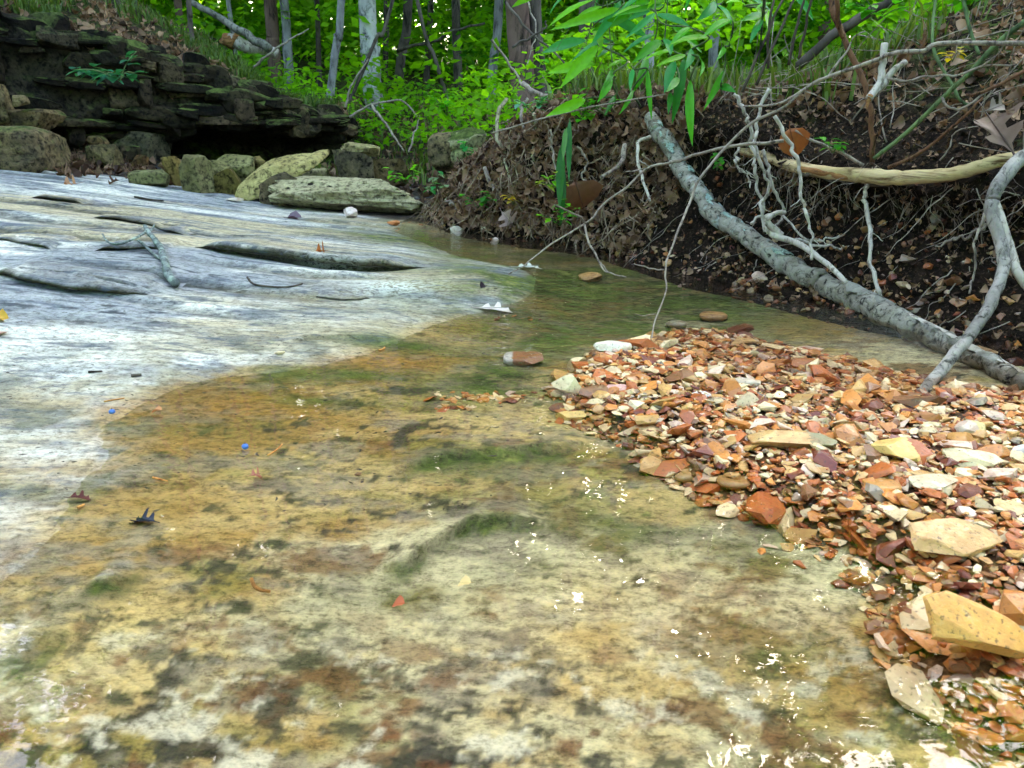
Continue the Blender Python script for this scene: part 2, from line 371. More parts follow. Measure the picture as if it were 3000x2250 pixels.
def in_poly(x, y, poly):
    x = np.asarray(x); y = np.asarray(y); r = np.zeros(x.shape, bool); n = len(poly)
    for i in range(n):
        (x0, y0), (x1, y1) = poly[i], poly[(i+1) % n]
        c = ((y0 > y) != (y1 > y)) & (x < (x1-x0)*(y-y0)/(y1-y0+1e-12)+x0); r ^= c
    return r
def poly_dist(x, y, poly):
    d = np.full(np.shape(x), 1e9); n = len(poly)
    for i in range(n):
        a = poly[i]; b = poly[(i+1) % n]; ab = b-a; t = np.clip(((x-a[0])*ab[0]+(y-a[1])*ab[1])/(ab@ab), 0, 1)
        d = np.minimum(d, np.hypot(x-a[0]-t*ab[0], y-a[1]-t*ab[1]))
    return d
bar_top = tps([tuple(P(a, b, z*.45-.002)) for a, b, z in [(1640, 1130, .012), (1720, 1060, .034), (1800, 1090, .034), (1900, 1120, .026), (2000, 1200, .034), (2200, 1250, .034), (2300, 1190, .022), (2600, 1200, .02), (2700, 1300, .034), (3000, 1280, .03), (1900, 975, -.016), (2200, 990, -.022), (2500, 1060, -.022), (2700, 1105, -.018), (2900, 1150, .008), (2000, 1370, .004), (2400, 1450, .012), (2800, 1450, .03), (2750, 1700, .006), (3000, 1850, .012), (2900, 2050, -.012), (3200, 2100, .0)]], 2e-4)
def bar_h(x, y):
    ins = in_poly(x, y, bar_poly); d = poly_dist(x, y, bar_poly)
    return np.where(ins, sstep(0, .07, d), 0)
# steps broken out of the bedding: (pixel polyline on the rock, height, run-back)
STEPS = [([(560, 772), (640, 778), (800, 786), (980, 797), (1080, 795), (1180, 782), (1270, 770)], .034, .30, .04),
         ([(-60, 850), (60, 862), (200, 866), (330, 872), (470, 868)], .022, .25, .06),
         ([(780, 985), (900, 968), (1050, 962), (1180, 970)], .008, .16, .04),
         ([(100, 640), (180, 642), (250, 645)], .012, .2, .08), ([(260, 680), (420, 690), (560, 700)], .010, .22, .08),
         ([(-60, 750), (60, 752), (180, 760)], .010, .22, .08), ([(280, 800), (400, 792), (480, 786)], .010, .2, .05),
         ([(1070, 1665), (1200, 1640), (1280, 1590), (1370, 1540), (1470, 1522), (1580, 1530), (1640, 1560)], .014, .10, -.02),
         ([(1080, 1400), (1200, 1385), (1330, 1345), (1480, 1325), (1650, 1310), (1800, 1290)], .012, .14, -.02),
         ([(230, 1745), (330, 1720), (450, 1700)], .006, .08, -.01), ([(0, 1930), (120, 1890), (230, 1880)], .006, .08, -.01),
         ([(880, 860), (1000, 872), (1120, 862)], .006, .12, .03)]
step_w = []
for pl, hh, run, z in STEPS:
    q = np.array([tuple(P(a, b, z))[:2] for a, b in pl]); q = q[np.argsort(q[:, 0])]
    step_w.append((q, hh, run))
far_edge = np.array([tuple(P(a, b, z))[:2] for a, b, z in [(-200, 470, .22), (0, 482, .20), (300, 517, .15), (560, 552, .08), (850, 606, .022), (1020, 628, .01), (1240, 652, .0), (1460, 690, .0)]])
def bed_eval(x, y, full=True):
    z = bed_base(x, y); p = np.stack([x, y, 0*x], 1)
    dry = sstep(-.004, .012, z)
    z = z+.006*fbm(p*np.array([1.2, 2.5, 1]), 4, 3)*(.4+.6*dry)
    # rippled bedding: saw-tooth edges facing the viewer, broken along their length
    ph = y*5.2+x*.5+.9*fbm(p*np.array([.8, 1.4, 1]), 3, 11); fr = ph-np.floor(ph)
    msk = sstep(-.1, .45, fbm(p*np.array([1.3, 2.2, 1])+9, 3, 21))
    near = np.clip((y-.9)/1.0, 0, 1)
    z = z+.020*msk*dry*near*(np.minimum(fr*6, 1)*(1-fr)-.3)
    ph2 = y*14+x*1.1+1.3*fbm(p*np.array([1.5, 3, 1]), 3, 31); f2 = ph2-np.floor(ph2)
    msk2 = sstep(.0, .5, fbm(p*np.array([2, 3.5, 1])+4, 3, 41))
    z = z+.007*msk2*dry*near*(np.minimum(f2*5, 1)*(1-f2)-.3)
    z = z+.0025*fbm(p*9, 4, 51)+.0012*fbm(p*30, 3, 61)*(1-dry)
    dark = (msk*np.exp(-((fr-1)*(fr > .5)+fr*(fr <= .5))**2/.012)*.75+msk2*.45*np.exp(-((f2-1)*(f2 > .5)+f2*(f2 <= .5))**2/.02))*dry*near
    algae = 0*z
    for q, hh, run in step_w:
        ys = np.interp(x, q[:, 0], q[:, 1]); L_ = q[-1, 0]-q[0, 0]
        tp = sstep(0, .25, (x-q[0, 0])/L_)*sstep(0, .25, (q[-1, 0]-x)/L_)
        jag = .03*fbm(p*np.array([7, 2, 1]), 4, 71, .6)
        if ys.mean() > 1.4: ys = ys+.035; jag = 0
        d = y-ys+jag; up = sstep(0, .007, d)*np.exp(-np.maximum(d, 0)/run)
        z = z+hh*tp*up-.12*hh*tp*np.exp(-np.maximum(-d, 0)/.02)*(d < 0)
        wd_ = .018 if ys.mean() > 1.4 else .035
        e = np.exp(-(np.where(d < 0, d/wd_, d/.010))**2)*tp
        if ys.mean() > 1.4: dark = np.maximum(dark, e*.9)  # dark line along the step: undercut shade put into the rock colour
        else: algae = np.maximum(algae, e*.95)
    if not full: return z
    return z, dark, algae, dry
bed_y = np.concatenate([np.geomspace(.2, 1.2, 210), np.linspace(1.2, 3.0, 360)[1:], np.linspace(3.0, 4.4, 130)[1:], np.linspace(4.4, 5.3, 16)[1:]])
bed_u = np.linspace(-1.12, .92, 500)
YY, UU = np.meshgrid(bed_y, bed_u, indexing='ij'); XX = UU*(.35+.72*YY)
bx, by = XX.ravel(), YY.ravel(); bz, bdark, balg, bdry = bed_eval(bx, by)
bh = bar_h(bx, by); bt = bar_top(bx, by)
bz = bz*(1-bh)+np.maximum(bt-.012, bz)*bh
def px_blobs(x, y, blobs):
    r = 0*x
    for a, b, z, rx, ry, s in blobs:
        c = P(a, b, z); r = np.maximum(r, s*np.exp(-((x-c.x)/rx)**2-((y-c.y)/ry)**2))
    return r
pz = np.stack([bx, by, 0*bx], 1)
algm = px_blobs(bx, by, [(1250, 700, 0, .34, .25, 1.), (1480, 740, 0, .3, .25, .9), (1750, 830, 0, .42, .5, 1.3), (2050, 860, 0, .3, .3, 1.1), (1950, 790, 0, .25, .3, 1.), (1560, 930, 0, .16, .24, 1.), (1450, 1085, 0, .11, .11, .9), (1200, 1010, 0, .12, .06, .75), (1000, 1090, 0, .18, .05, .7), (2050, 900, 0, .3, .25, .7),
                      (1350, 1330, 0, .12, .05, .6), (1850, 1480, 0, .10, .08, .55), (1150, 1680, 0, .07, .03, .5), (1500, 1600, 0, .06, .04, .5), (2300, 1560, 0, .10, .06, .5), (950, 1160, 0, .10, .03, .6), (450, 1250, 0, .2, .03, .3), (2400, 1950, 0, .12, .12, .35)])
balg = np.clip(np.maximum(balg, algm)+.25*fbm(pz*5, 4, 81)*(1-bdry), 0, 1)*(1-bh)
och = np.clip(px_blobs(bx, by, [(1050, 1050, 0, .16, .06, 1.), (1330, 960, 0, .10, .12, .8), (700, 1170, 0, .25, .06, .9), (2000, 735, 0, .12, .10, .9), (2300, 900, 0, .12, .06, .8), (250, 1180, 0, .25, .05, .7), (1150, 830, .02, .06, .10, .5), (600, 1400, 0, .1, .05, .5), (1900, 1700, 0, .2, .1, .35)]), 0, 1)
edge_y = np.interp(bx, far_edge[:, 0], far_edge[:, 1], left=far_edge[0, 1], right=9)
soil = sstep(-.03, .05, by-edge_y+.04*fbm(pz*4, 3, 91))
edge_n = .007*fbm(pz*np.array([4, 7, 1]), 5, 95, .65)+.003*fbm(pz*22, 3, 96)
wet = 1-sstep(-.005, .010, bz+edge_n); damp = 1-sstep(.002, .055, bz+3.5*edge_n)
lich = px_blobs(bx, by, [(1150, 838, .03, .10, .06, 1.), (1000, 770, .05, .08, .05, .7)])
def C3(*c): return np.array(c)[None]
def mixc(a, b, f): return a+(b-a)*np.clip(f, 0, 1)[:, None]
sx = pz*np.array([1, 4.2, 1])+.10*np.stack([fbm(pz*3, 2, 301), fbm(pz*3, 2, 302), 0*bx], 1)     # stretched along the bedding
s1 = fbm(sx*2.2, 6, 310, .6); s2 = fbm(sx*6.0+5, 5, 320, .68); s3 = fbm(sx*1.1+11, 4, 330, .55); s4 = fbm(sx*13+2, 4, 340, .7)
dryc = mixc(np.repeat(C3(.36, .37, .385), len(bx), 0), C3(.68, .66, .61), sstep(-.15, .22, s1))
dryc = mixc(dryc, C3(.54, .46, .31), .85*sstep(-.05, .30, s3))
dryc = mixc(dryc, C3(.15, .17, .21), .8*sstep(.10, .34, s2))
dryc = mixc(dryc, C3(.05, .058, .075), .85*sstep(.22, .42, s4)*sstep(-.2, .2, s1*-1+.1))
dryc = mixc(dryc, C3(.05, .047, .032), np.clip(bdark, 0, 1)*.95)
m1 = fbm(pz*np.array([4, 7, 1]), 5, 350, .65); m2 = fbm(pz*np.array([11, 17, 1])+3, 5, 360, .7); m3 = fbm(pz*np.array([30, 42, 1])+8, 4, 370, .7); m4 = fbm(pz*np.array([2.2, 4, 1])+1, 4, 380); m5 = fbm(pz*np.array([7, 12, 1])+31, 5, 390, .65)
wetc = mixc(np.repeat(C3(.36, .23, .07), len(bx), 0), C3(.50, .38, .16), sstep(-.25, .2, m1))
wetc = mixc(wetc, C3(.56, .51, .30), .9*sstep(.08, .40, m4+.4*m2))
wetc = mixc(wetc, C3(.20, .20, .05), .55*sstep(.05, .35, m5))
wetc = mixc(wetc, C3(.17, .075, .028), .8*sstep(.14, .36, m2+.25*m4))
wetc = mixc(wetc, C3(.055, .05, .032), .9*sstep(.12, .34, m3+.35*m5))
wetc = mixc(wetc, C3(.28, .24, .16), .7*sstep(.0, .3, fbm(pz*np.array([16, 30, 1])+131, 4, 430, .7)))
fg = sstep(.72, .46, by)
wetc = mixc(wetc, C3(.045, .042, .032), .85*fg*sstep(.12, .30, fbm(pz*np.array([30, 40, 1])+50, 5, 400, .68)))
wetc = mixc(wetc, C3(.16, .065, .025), .8*fg*sstep(.05, .28, fbm(pz*np.array([20, 28, 1])+70, 5, 410, .68)))
wetc = mixc(wetc, C3(.60, .56, .40), .8*fg*sstep(.12, .34, fbm(pz*np.array([24, 32, 1])+90, 5, 420, .68)))
wetc = mixc(wetc, C3(.42, .22, .045), och*sstep(-.4, .2, m2)*.85)
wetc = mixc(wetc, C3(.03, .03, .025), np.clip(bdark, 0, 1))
dampc = mixc(dryc, C3(.36, .30, .185), .85*sstep(-.45, .1, m1+.4*m2)); dampc = mixc(dampc, C3(.10, .11, .09), .7*sstep(.05, .3, m5))
wetc = np.clip(.30*(wetc/.30)**1.10*C3(1.0, .985, 1.10), 0, .75); dryc = np.clip(.5*(dryc/.5)**1.25, 0, .8)
colr = mixc(mixc(dryc, dampc, damp), wetc, wet)
algc = mixc(np.repeat(C3(.018, .032, .010), len(bx), 0), C3(.12, .15, .03), sstep(-.3, .4, m2)); algc = mixc(algc, C3(.30, .30, .08), .6*sstep(.1, .4, m3))
colr = mixc(colr, algc, balg*(.55+.8*sstep(-.35, .25, m2+.3*m1)))
colr = mixc(colr, mixc(np.repeat(C3(.02, .016, .012), len(bx), 0), C3(.07, .05, .035), sstep(-.2, .3, m3)), soil)
colr = mixc(colr, mixc(np.repeat(C3(.06, .03, .014), len(bx), 0), C3(.26, .12, .045), sstep(-.2, .3, m3)), sstep(.1, .5, bh))
nY, nU = YY.shape; ii = np.arange(nY-1)[:, None]; jj = np.arange(nU-1)[None]
BF = np.stack([ii*nU+jj, ii*nU+jj+1, (ii+1)*nU+jj+1, (ii+1)*nU+jj], -1).reshape(-1, 4)
bed_me = new_mesh('bedrock', np.stack([bx, by, bz], 1), BF, True, {'wet': wet, 'lichen': lich}, cols=colr)
kind(link('bedrock_stream_bed', bed_me, M_BED), 'structure', 'rippled sandstone bedrock of the stream bed, dry at left and wet in front')
def bed_z(x, y):
    x = np.atleast_1d(np.asarray(x, float)); y = np.atleast_1d(np.asarray(y, float))
    fy = np.interp(y, bed_y, np.arange(nY)); fu = np.interp(x/(.35+.72*y), bed_u, np.arange(nU))
    a = np.clip(fy.astype(int), 0, nY-2); b = np.clip(fu.astype(int), 0, nU-2); s, t_ = fy-a, fu-b; Z = bz.reshape(nY, nU)
    return Z[a, b]*(1-s)*(1-t_)+Z[a+1, b]*s*(1-t_)+Z[a, b+1]*(1-s)*t_+Z[a+1, b+1]*s*t_
# thin beds of rock that overhang the steps
def lip(q, hh, seed):
    n = 140; xs = np.linspace(q[0, 0], q[-1, 0], n); ys = np.interp(xs, q[:, 0], q[:, 1]); t_ = np.linspace(0, 1, n); p3 = np.stack([xs, ys, 0*xs], 1)
    ys = ys+.035*fbm(p3*np.array([5, 0, 0])+seed, 4, seed, .6)+.006*fbm(p3*np.array([40, 0, 0])+seed, 3, seed+1); tp = np.minimum(1, sstep(0, .22, t_)*sstep(0, .22, 1-t_)*(1.05+.5*fbm(p3*6, 3, seed+2)))
    zb = bed_z(xs, ys-.02); R = []
    for off, z in ((.05, zb+.15*hh*tp-.004), (.002, zb+.42*hh*tp-.003*(1-tp)), (-.004, zb+.72*hh*tp-.003*(1-tp)), (.004, zb+1.02*hh*tp-.003*(1-tp)), (.03, np.maximum(bed_z(xs, ys+.03), zb+.9*hh*tp)+.003*tp-.004*(1-tp)), (.07, bed_z(xs, ys+.07)+.004*tp-.003*(1-tp)), (.13, bed_z(xs, ys+.13)+.001-.004*(1-tp)), (.18, bed_z(xs, ys+.18)-.012)): R.append(np.stack([xs, ys+off, z], 1))
    V = np.concatenate(R); m = len(R); i = np.arange(m-1)[:, None]; j = np.arange(n-1)[None]; F = np.stack([i*n+j, i*n+j+1, (i+1)*n+j+1, (i+1)*n+j], -1).reshape(-1, 4)
    fy = np.clip(np.round(np.interp(V[:, 1]+.02, bed_y, np.arange(nY))).astype(int), 0, nY-1); fu = np.clip(np.round(np.interp(V[:, 0]/(.35+.72*V[:, 1]), bed_u, np.arange(nU))).astype(int), 0, nU-1); ix = fy*nU+fu
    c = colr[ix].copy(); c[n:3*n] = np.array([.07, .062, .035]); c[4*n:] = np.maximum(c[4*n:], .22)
    V[:, 2] += .0015*fbm(V*40, 3, seed+5)
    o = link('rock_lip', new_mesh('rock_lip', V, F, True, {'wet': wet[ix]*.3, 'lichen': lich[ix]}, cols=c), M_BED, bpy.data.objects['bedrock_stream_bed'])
for k_ in (0, 1, 3, 4, 5, 6, 11): lip(step_w[k_][0], step_w[k_][1]*1.0, 700+k_)
# water
wy = np.geomspace(.2, 4.0, 120); wu = np.linspace(-1.2, .95, 120); WY, WU = np.meshgrid(wy, wu, indexing='ij'); WX = WU*(.35+.72*WY)
wxr, wyr = WX.ravel(), WY.ravel()
rip = np.clip(.0+px_blobs(wxr, wyr, [(1650, 860, 0, .25, .25, 1.), (1900, 900, 0, .5, .45, .8), (1550, 1050, 0, .15, .15, .8), (2300, 1030, 0, .5, .15, .6), (1500, 720, 0, .4, .3, .5), (1600, 1300, 0, .12, .03, .2)]), 0, 1)
i2 = np.arange(119)[:, None]; j2 = np.arange(119)[None]
wme = new_mesh('water', np.stack([wxr, wyr, 0*wxr], 1), np.stack([i2*120+j2, i2*120+j2+1, (i2+1)*120+j2+1, (i2+1)*120+j2], -1).reshape(-1, 4), True, {'ripple': rip})
kind(link('stream_water', wme, M_WATER), 'structure', 'clear shallow stream water over the bedrock')

# ------------------------------------------------------------------ banks: profiles swept along a base line
class Sweep:
    def __init__(self, base, profs, ns, nt, disp, seed, far_from=99, fine=1.0):
        """base: [(x, y)], profs: per base point [(n, z)] all of one length"""
        b = spline([(x, y, 0) for x, y in base], ns)[:, :2]; d = np.gradient(b, axis=0)
        k = np.hanning(41); k /= k.sum()
        dp = np.stack([np.convolve(np.pad(d[:, q], 20, mode='edge'), k, 'valid') for q in (0, 1)], 1); dp /= np.linalg.norm(dp, axis=1)[:, None]
        nrm = np.stack([-dp[:, 1], dp[:, 0]], 1)*self.side
        pr = np.array(profs, float); s_in = np.linspace(0, len(base)-1, ns); m = pr.shape[1]
        i = np.clip(s_in.astype(int), 0, len(base)-2); f = (s_in-i); f = (f*f*(3-2*f))[:, None, None]
        pk = pr[i]*(1-f)+pr[i+1]*f
        tt = np.concatenate([np.linspace(0, far_from, int(nt*.72), endpoint=False), np.linspace(far_from, m-1, nt-int(nt*.72))]) if far_from < m-1 else np.linspace(0, m-1, nt)
        a = np.clip(tt.astype(int), 0, m-2); g = (tt-a)[None, :, None]
        pp = pk[:, a]*(1-g)+pk[:, a+1]*g
        G = np.zeros((ns, nt, 3)); G[..., :2] = b[:, None]+nrm[:, None]*pp[..., :1]; G[..., 2] = pp[..., 1]
        q = G.reshape(-1, 3); amp = disp*np.minimum(1, np.interp(np.tile(tt, ns), [0, 1, 2], [0.15, .6, 1]))
        D = np.stack([fbm(q*np.array([5, 5, 6])*fine+k_*9.1, 5, seed+k_) for k_ in range(3)], 1)
        q = q+D*amp[:, None]*np.array([1, 1, .6]); q = q+(.16*amp*np.clip(2.5-np.linalg.norm(q[:, :2], axis=1)*.2, .2, 2))[:, None]*np.stack([fbm(q*26+k_*5.1, 4, seed+40+k_, .65) for k_ in range(3)], 1); G = q.reshape(ns, nt, 3); self.G = G; self.ns, self.nt = ns, nt; self.tt = tt; self.nrm = nrm
    def faces(self):
        i = np.arange(self.ns-1)[:, None]; j = np.arange(self.nt-1)[None]; n = self.nt
        F_ = np.stack([i*n+j, (i+1)*n+j, (i+1)*n+j+1, i*n+j+1], -1).reshape(-1, 4)
        return F_ if self.side > 0 else F_[:, ::-1]
    def at(self, s, t):      # s in 0..1 along, t in profile units
        s = np.atleast_1d(s)*(self.ns-1); t = np.interp(np.atleast_1d(t), self.tt, np.arange(self.nt))
        a = np.clip(s.astype(int), 0, self.ns-2); b = np.clip(t.astype(int), 0, self.nt-2); f = (s-a)[:, None]; g = (t-b)[:, None]; G = self.G
        p = G[a, b]*(1-f)*(1-g)+G[a+1, b]*f*(1-g)+G[a, b+1]*(1-f)*g+G[a+1, b+1]*f*g
        n = np.cross(G[a+1, b]-G[a, b], G[a, b+1]-G[a, b]); n /= np.linalg.norm(n, axis=1)[:, None]+1e-12
        return p, n*(1 if self.side > 0 else -1)
class SweepR(Sweep): side = -1
class SweepL(Sweep): side = 1
# right bank, from beside the camera to the far pool
bank_base = [(1.75, .3), (1.42, .85), (1.08, 1.44), (.88, 1.69), (.70, 1.95), (.51, 2.2), (.26, 2.66), (-.06, 2.93), (-.36, 3.28), (-.42, 3.75), (-.40, 4.5), (-.25, 5.6)]
pr_r = [(-.10, -.06), (0, .0), (.06, .04), (.12, .10), (.19, .17), (.22, .235), (.16, .275), (.19, .32), (.42, .47), (.75, .66), (1.15, .82), (2.2, 1.0), (6, 1.5), (16, 2.2)]
pr_m = [(-.10, -.06), (0, .0), (.06, .05), (.14, .12), (.22, .22), (.24, .33), (.17, .375), (.19, .41), (.34, .47), (.62, .56), (1.0, .64), (2.2, .75), (6, 1.3), (16, 2.0)]
pr_c = [(-.10, -.06), (0, .0), (.02, .04), (.05, .11), (.10, .20), (.15, .30), (.19, .38), (.25, .44), (.38, .50), (.62, .52), (1.0, .53), (2.2, .58), (6, 1.1), (16, 1.8)]
pr_l = [(-.10, -.06), (0, -.01), (.03, .02), (.06, .06), (.11, .12), (.16, .19), (.22, .24), (.30, .30), (.45, .34), (.70, .38), (1.1, .42), (2.2, .5), (6, .9), (16, 1.6)]
pr_e = [(-.10, -.06), (0, 0.), (.05, .02), (.10, .05), (.16, .09), (.22, .13), (.30, .17), (.40, .21), (.55, .25), (.8, .30), (1.2, .36), (2.2, .48), (6, .9), (16, 1.6)]
bank = SweepR(bank_base, [pr_r, pr_r, pr_r, pr_r, pr_r, pr_m, pr_c, pr_c, pr_l, pr_e, pr_e, pr_e], 420, 200, .045, 5, far_from=10)
bG = bank.G.reshape(-1, 3)
bmoss = np.clip(sstep(.05, .5, fbm(bG*3, 4, 7))*sstep(.30, .42, bG[:, 2]), 0, 1)
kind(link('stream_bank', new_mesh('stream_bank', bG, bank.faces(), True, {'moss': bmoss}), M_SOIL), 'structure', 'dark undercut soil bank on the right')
# left ledge
ledge_base = [(-5.6, 2.5), (-4.2, 3.45), (-2.95, 4.28), (-2.35, 4.68), (-2.0, 4.93), (-1.72, 5.1), (-1.40, 5.3), (-1.22, 5.7), (-1.25, 6.7), (-1.5, 8.2)]
def lprof(zb, zt, cave, rise):
    zr = zb+.19+.04*cave
    return [(-.25, zb-.12), (0, zb), (.05+.42*cave, zb+.03), (.08+.50*cave, zb+.14), (.07+.30*cave, zr), (.05, zr+.02), (.02, zr+.06), (.05, (zr+zt)/2), (.03, zt-.06), (.07, zt-.01), (.22, zt+.04), (.8, zt+.04+.8*rise), (2.5, zt+.1+2.3*rise), (7, zt+.2+5.2*rise), (20, zt+.6+9*rise)]
ledge = SweepL(ledge_base, [lprof(.32, 1.4, 0, .42), lprof(.26, 1.22, 0, .42), lprof(.20, 1.0, 0, .36), lprof(.16, .84, .1, .30), lprof(.12, .72, 1, .24), lprof(.09, .60, 1, .18), lprof(.06, .47, 1, .13), lprof(.06, .40, .6, .10), lprof(.12, .45, .1, .08), lprof(.22, .55, 0, .08)], 360, 170, .07, 15, far_from=10)
lG = ledge.G.reshape(-1, 3)
lt = np.tile(ledge.tt, ledge.ns)
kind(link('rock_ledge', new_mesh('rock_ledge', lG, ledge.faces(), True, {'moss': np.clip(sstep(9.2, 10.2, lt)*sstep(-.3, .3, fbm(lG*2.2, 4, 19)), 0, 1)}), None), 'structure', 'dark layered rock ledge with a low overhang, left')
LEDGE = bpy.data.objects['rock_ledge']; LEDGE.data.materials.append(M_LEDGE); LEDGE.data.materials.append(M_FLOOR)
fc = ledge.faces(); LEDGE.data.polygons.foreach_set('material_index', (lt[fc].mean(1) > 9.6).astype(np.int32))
# forest floor to the horizon
gf = tps([(-.7, 4.5, -.02), (-.6, 5.2, .08), (-.8, 6.2, .2), (-.5, 7.2, .34), (0, 8.5, .5), (-1.5, 9, .58), (1.5, 8, .55), (-3, 11, .9), (3, 12, .9), (0, 14, .9), (-10, 12, 2.4), (12, 12, 1.4), (0, 30, 2.0), (-20, 30, 4), (20, 30, 3), (0, 80, 6), (-60, 80, 9), (60, 80, 8), (-60, 10, 5), (60, 10, 4), (-1.2, 5.6, .02), (-8, 8, 1.4), (5, 6, .7)], 1e-3)
gx = np.concatenate([-np.geomspace(6, 90, 40)[::-1], np.linspace(-6, 6, 140)[1:-1], np.geomspace(6, 90, 40)]); gy = np.concatenate([np.linspace(4.3, 12, 150), np.geomspace(12, 160, 60)[1:]])
GX, GY = np.meshgrid(gx, gy, indexing='xy'); gxr, gyr = GX.ravel(), GY.ravel()
def ground_h(x, y):
    p = np.stack([x, y, 0*x], 1)
    return gf(x, y)+.05*fbm(p*1.5, 4, 23)+.02*fbm(p*6, 3, 24)
gz = ground_h(gxr, gyr); gz = gz-.25*sstep(4.6, 4.3, gyr)
a_, b_ = len(gy), len(gx); i3 = np.arange(a_-1)[:, None]; j3 = np.arange(b_-1)[None]
gme = new_mesh('ground', np.stack([gxr, gyr, gz], 1), np.stack([i3*b_+j3, i3*b_+j3+1, (i3+1)*b_+j3+1, (i3+1)*b_+j3], -1).reshape(-1, 4), True, {'moss': sstep(-.1, .3, fbm(np.stack([gxr, gyr, 0*gxr], 1)*1.2, 4, 29))})
kind(link('ground', gme, M_FLOOR), 'structure', 'leafy forest floor')

# ------------------------------------------------------------------ surveying: where a pixel of the photograph meets the ground
from mathutils.bvhtree import BVHTree
def _bvh():
    Vs, Fs, n = [], [], 0
    for G, st in ((np.stack([bx, by, bz], 1).reshape(nY, nU, 3), 2), (bank.G, 2), (ledge.G, 2), (np.stack([gxr, gyr, gz], 1).reshape(a_, b_, 3), 1)):
        g = G[::st, ::st]; r, c = g.shape[:2]; i = np.arange(r-1)[:, None]; j = np.arange(c-1)[None]
        Vs.append(g.reshape(-1, 3)); Fs.append((np.stack([i*c+j, i*c+j+1, (i+1)*c+j+1, (i+1)*c+j], -1).reshape(-1, 4)+n)); n += r*c
    return BVHTree.FromPolygons(np.concatenate(Vs).tolist(), np.concatenate(Fs).tolist())
BVH = _bvh()
def HIT(px, py, off=0.0, lift=0.0):
    d = Vector(_ray(px, py)).normalized(); loc, nor, idx, dist = BVH.ray_cast(Vector((0, 0, CAM_H)), d)
    if loc is None: return PD(px, py, 8.0)
    return loc-d*off+Vector((0, 0, lift))
def DROP(x, y):
    loc = BVH.ray_cast(Vector((x, y, 6)), Vector((0, 0, -1)))[0]
    return loc if loc else Vector((x, y, 0))

# ------------------------------------------------------------------ rocks below the ledge
def place_rock(name, label, box, mat_, col=(1, 1, 1), e=3.2, cuts=7, rough=.07, depth=.8, Y=None, rot=(0, 0, 0), sub=5, seed=0, cat='rock', sink=.12, group=None, wfac=1.0, freq=1.6):
    x0, y0, x1, y1 = box; cx = (x0+x1)/2
    if Y is None:
        h_ = HIT(cx, y1-(y1-y0)*sink*.3); Y = h_.y
    w = PXW(x1-x0, Y)/2*wfac; hh = PXW(y1-y0, Y)/2; dp = w*depth
    c = PD(cx, (y0+y1)/2, Y+dp*.35); c.z -= hh*sink
    V, F = rock_shape(sub, e+1.5, cuts+5, rough+.04, seed, cutd=(.45, .85), scale=(w*1.03, dp, hh*(1+sink)*1.05), freq=freq*1.3)
    V = V@rotmat(*rot).T
    o = link(name, new_mesh(name, V, F, False), mat_, loc=c); o.color = (*col, 1)
    return tag(o, label, cat, group)
G_R = 'rocks tumbled below the ledge'
place_rock('boulder', 'big rounded brown boulder at the left edge of the photo below the ledge', (-120, 378, 150, 492), M_BOULD, (1.1, 1, .9), 3, 6, seed=1, group=G_R)
place_rock('boulder', 'tan rounded boulder on the ledge at the left edge of the photo', (-70, 258, 40, 345), M_BOULD, (1.5, 1.35, 1.1), 3, 5, seed=2, Y=4.25, group=G_R)
place_rock('rock', 'small pinkish stone beside the tan boulder on the ledge', (36, 282, 78, 310), M_SLAB, (.7, .6, .55), 2.6, 4, seed=3, Y=4.2, sub=3, group=G_R)
place_rock('rock', 'layered brown block at the foot of the ledge behind the big boulder', (45, 312, 170, 375), M_BOULD, (1.1, .95, .8), 6, 5, seed=4, Y=4.3, group=G_R)
place_rock('rock', 'dark grey blocky rock in the ledge rubble, largest of the dark ones', (345, 388, 480, 475), M_BOULD, (.55, .6, .62), 4, 8, seed=5, group=G_R, rot=(0, .25, .3))
place_rock('rock', 'olive brown wedge of rock behind the pile of dead leaves', (270, 425, 365, 497), M_BOULD, (.9, .85, .65), 3.5, 9, seed=6, group=G_R)
place_rock('rock', 'small orange brown block below the dark grey rock', (388, 458, 432, 500), M_BOULD, (1.2, .8, .5), 5, 5, seed=7, sub=3, group=G_R)
place_rock('rock', 'pale brown chunk above the pile of dead leaves', (265, 400, 312, 432), M_BOULD, (1.1, .85, .7), 3.5, 6, seed=8, sub=3, Y=4.35, group=G_R)
place_rock('rock', 'low flat greenish slab lying at the edge of the dry bedrock', (398, 502, 508, 545), M_SLAB, (.42, .46, .36), 7, 3, .05, seed=9, group=G_R)
place_rock('rock', 'thin brown slab standing up on edge beside the pale block', (492, 458, 540, 545), M_SLAB, (.55, .45, .25), 6, 4, .05, seed=10, rot=(0, -.45, .2), group=G_R)
place_rock('rock', 'pale grey green block with a rounded top left of the tilted plate', (538, 464, 615, 565), M_SLAB, (.5, .52, .42), 3.6, 7, .09, seed=11, group=G_R)
place_rock('rock', 'grey green layered block behind the leaning dark slab', (600, 478, 672, 562), M_SLAB, (.5, .52, .38), 4.5, 6, .08, seed=12, Y=3.95, group=G_R)
place_rock('rock', 'flat topped greenish block behind the tilted plate', (648, 458, 745, 530), M_SLAB, (.55, .58, .42), 5.5, 5, .06, seed=13, Y=4.15, group=G_R)
place_rock('rock', 'small peaked brown rock poking up behind the tilted plate', (715, 443, 800, 520), M_SLAB, (.5, .44, .27), 2.2, 10, .05, seed=14, Y=4.2, rot=(0, .5, .3), group=G_R)
place_rock('rock', 'dark olive slab leaning under the left end of the tilted plate', (618, 510, 705, 585), M_SLAB, (.30, .27, .13), 5, 5, .05, seed=15, Y=3.85, rot=(0, -.5, .2), group=G_R)
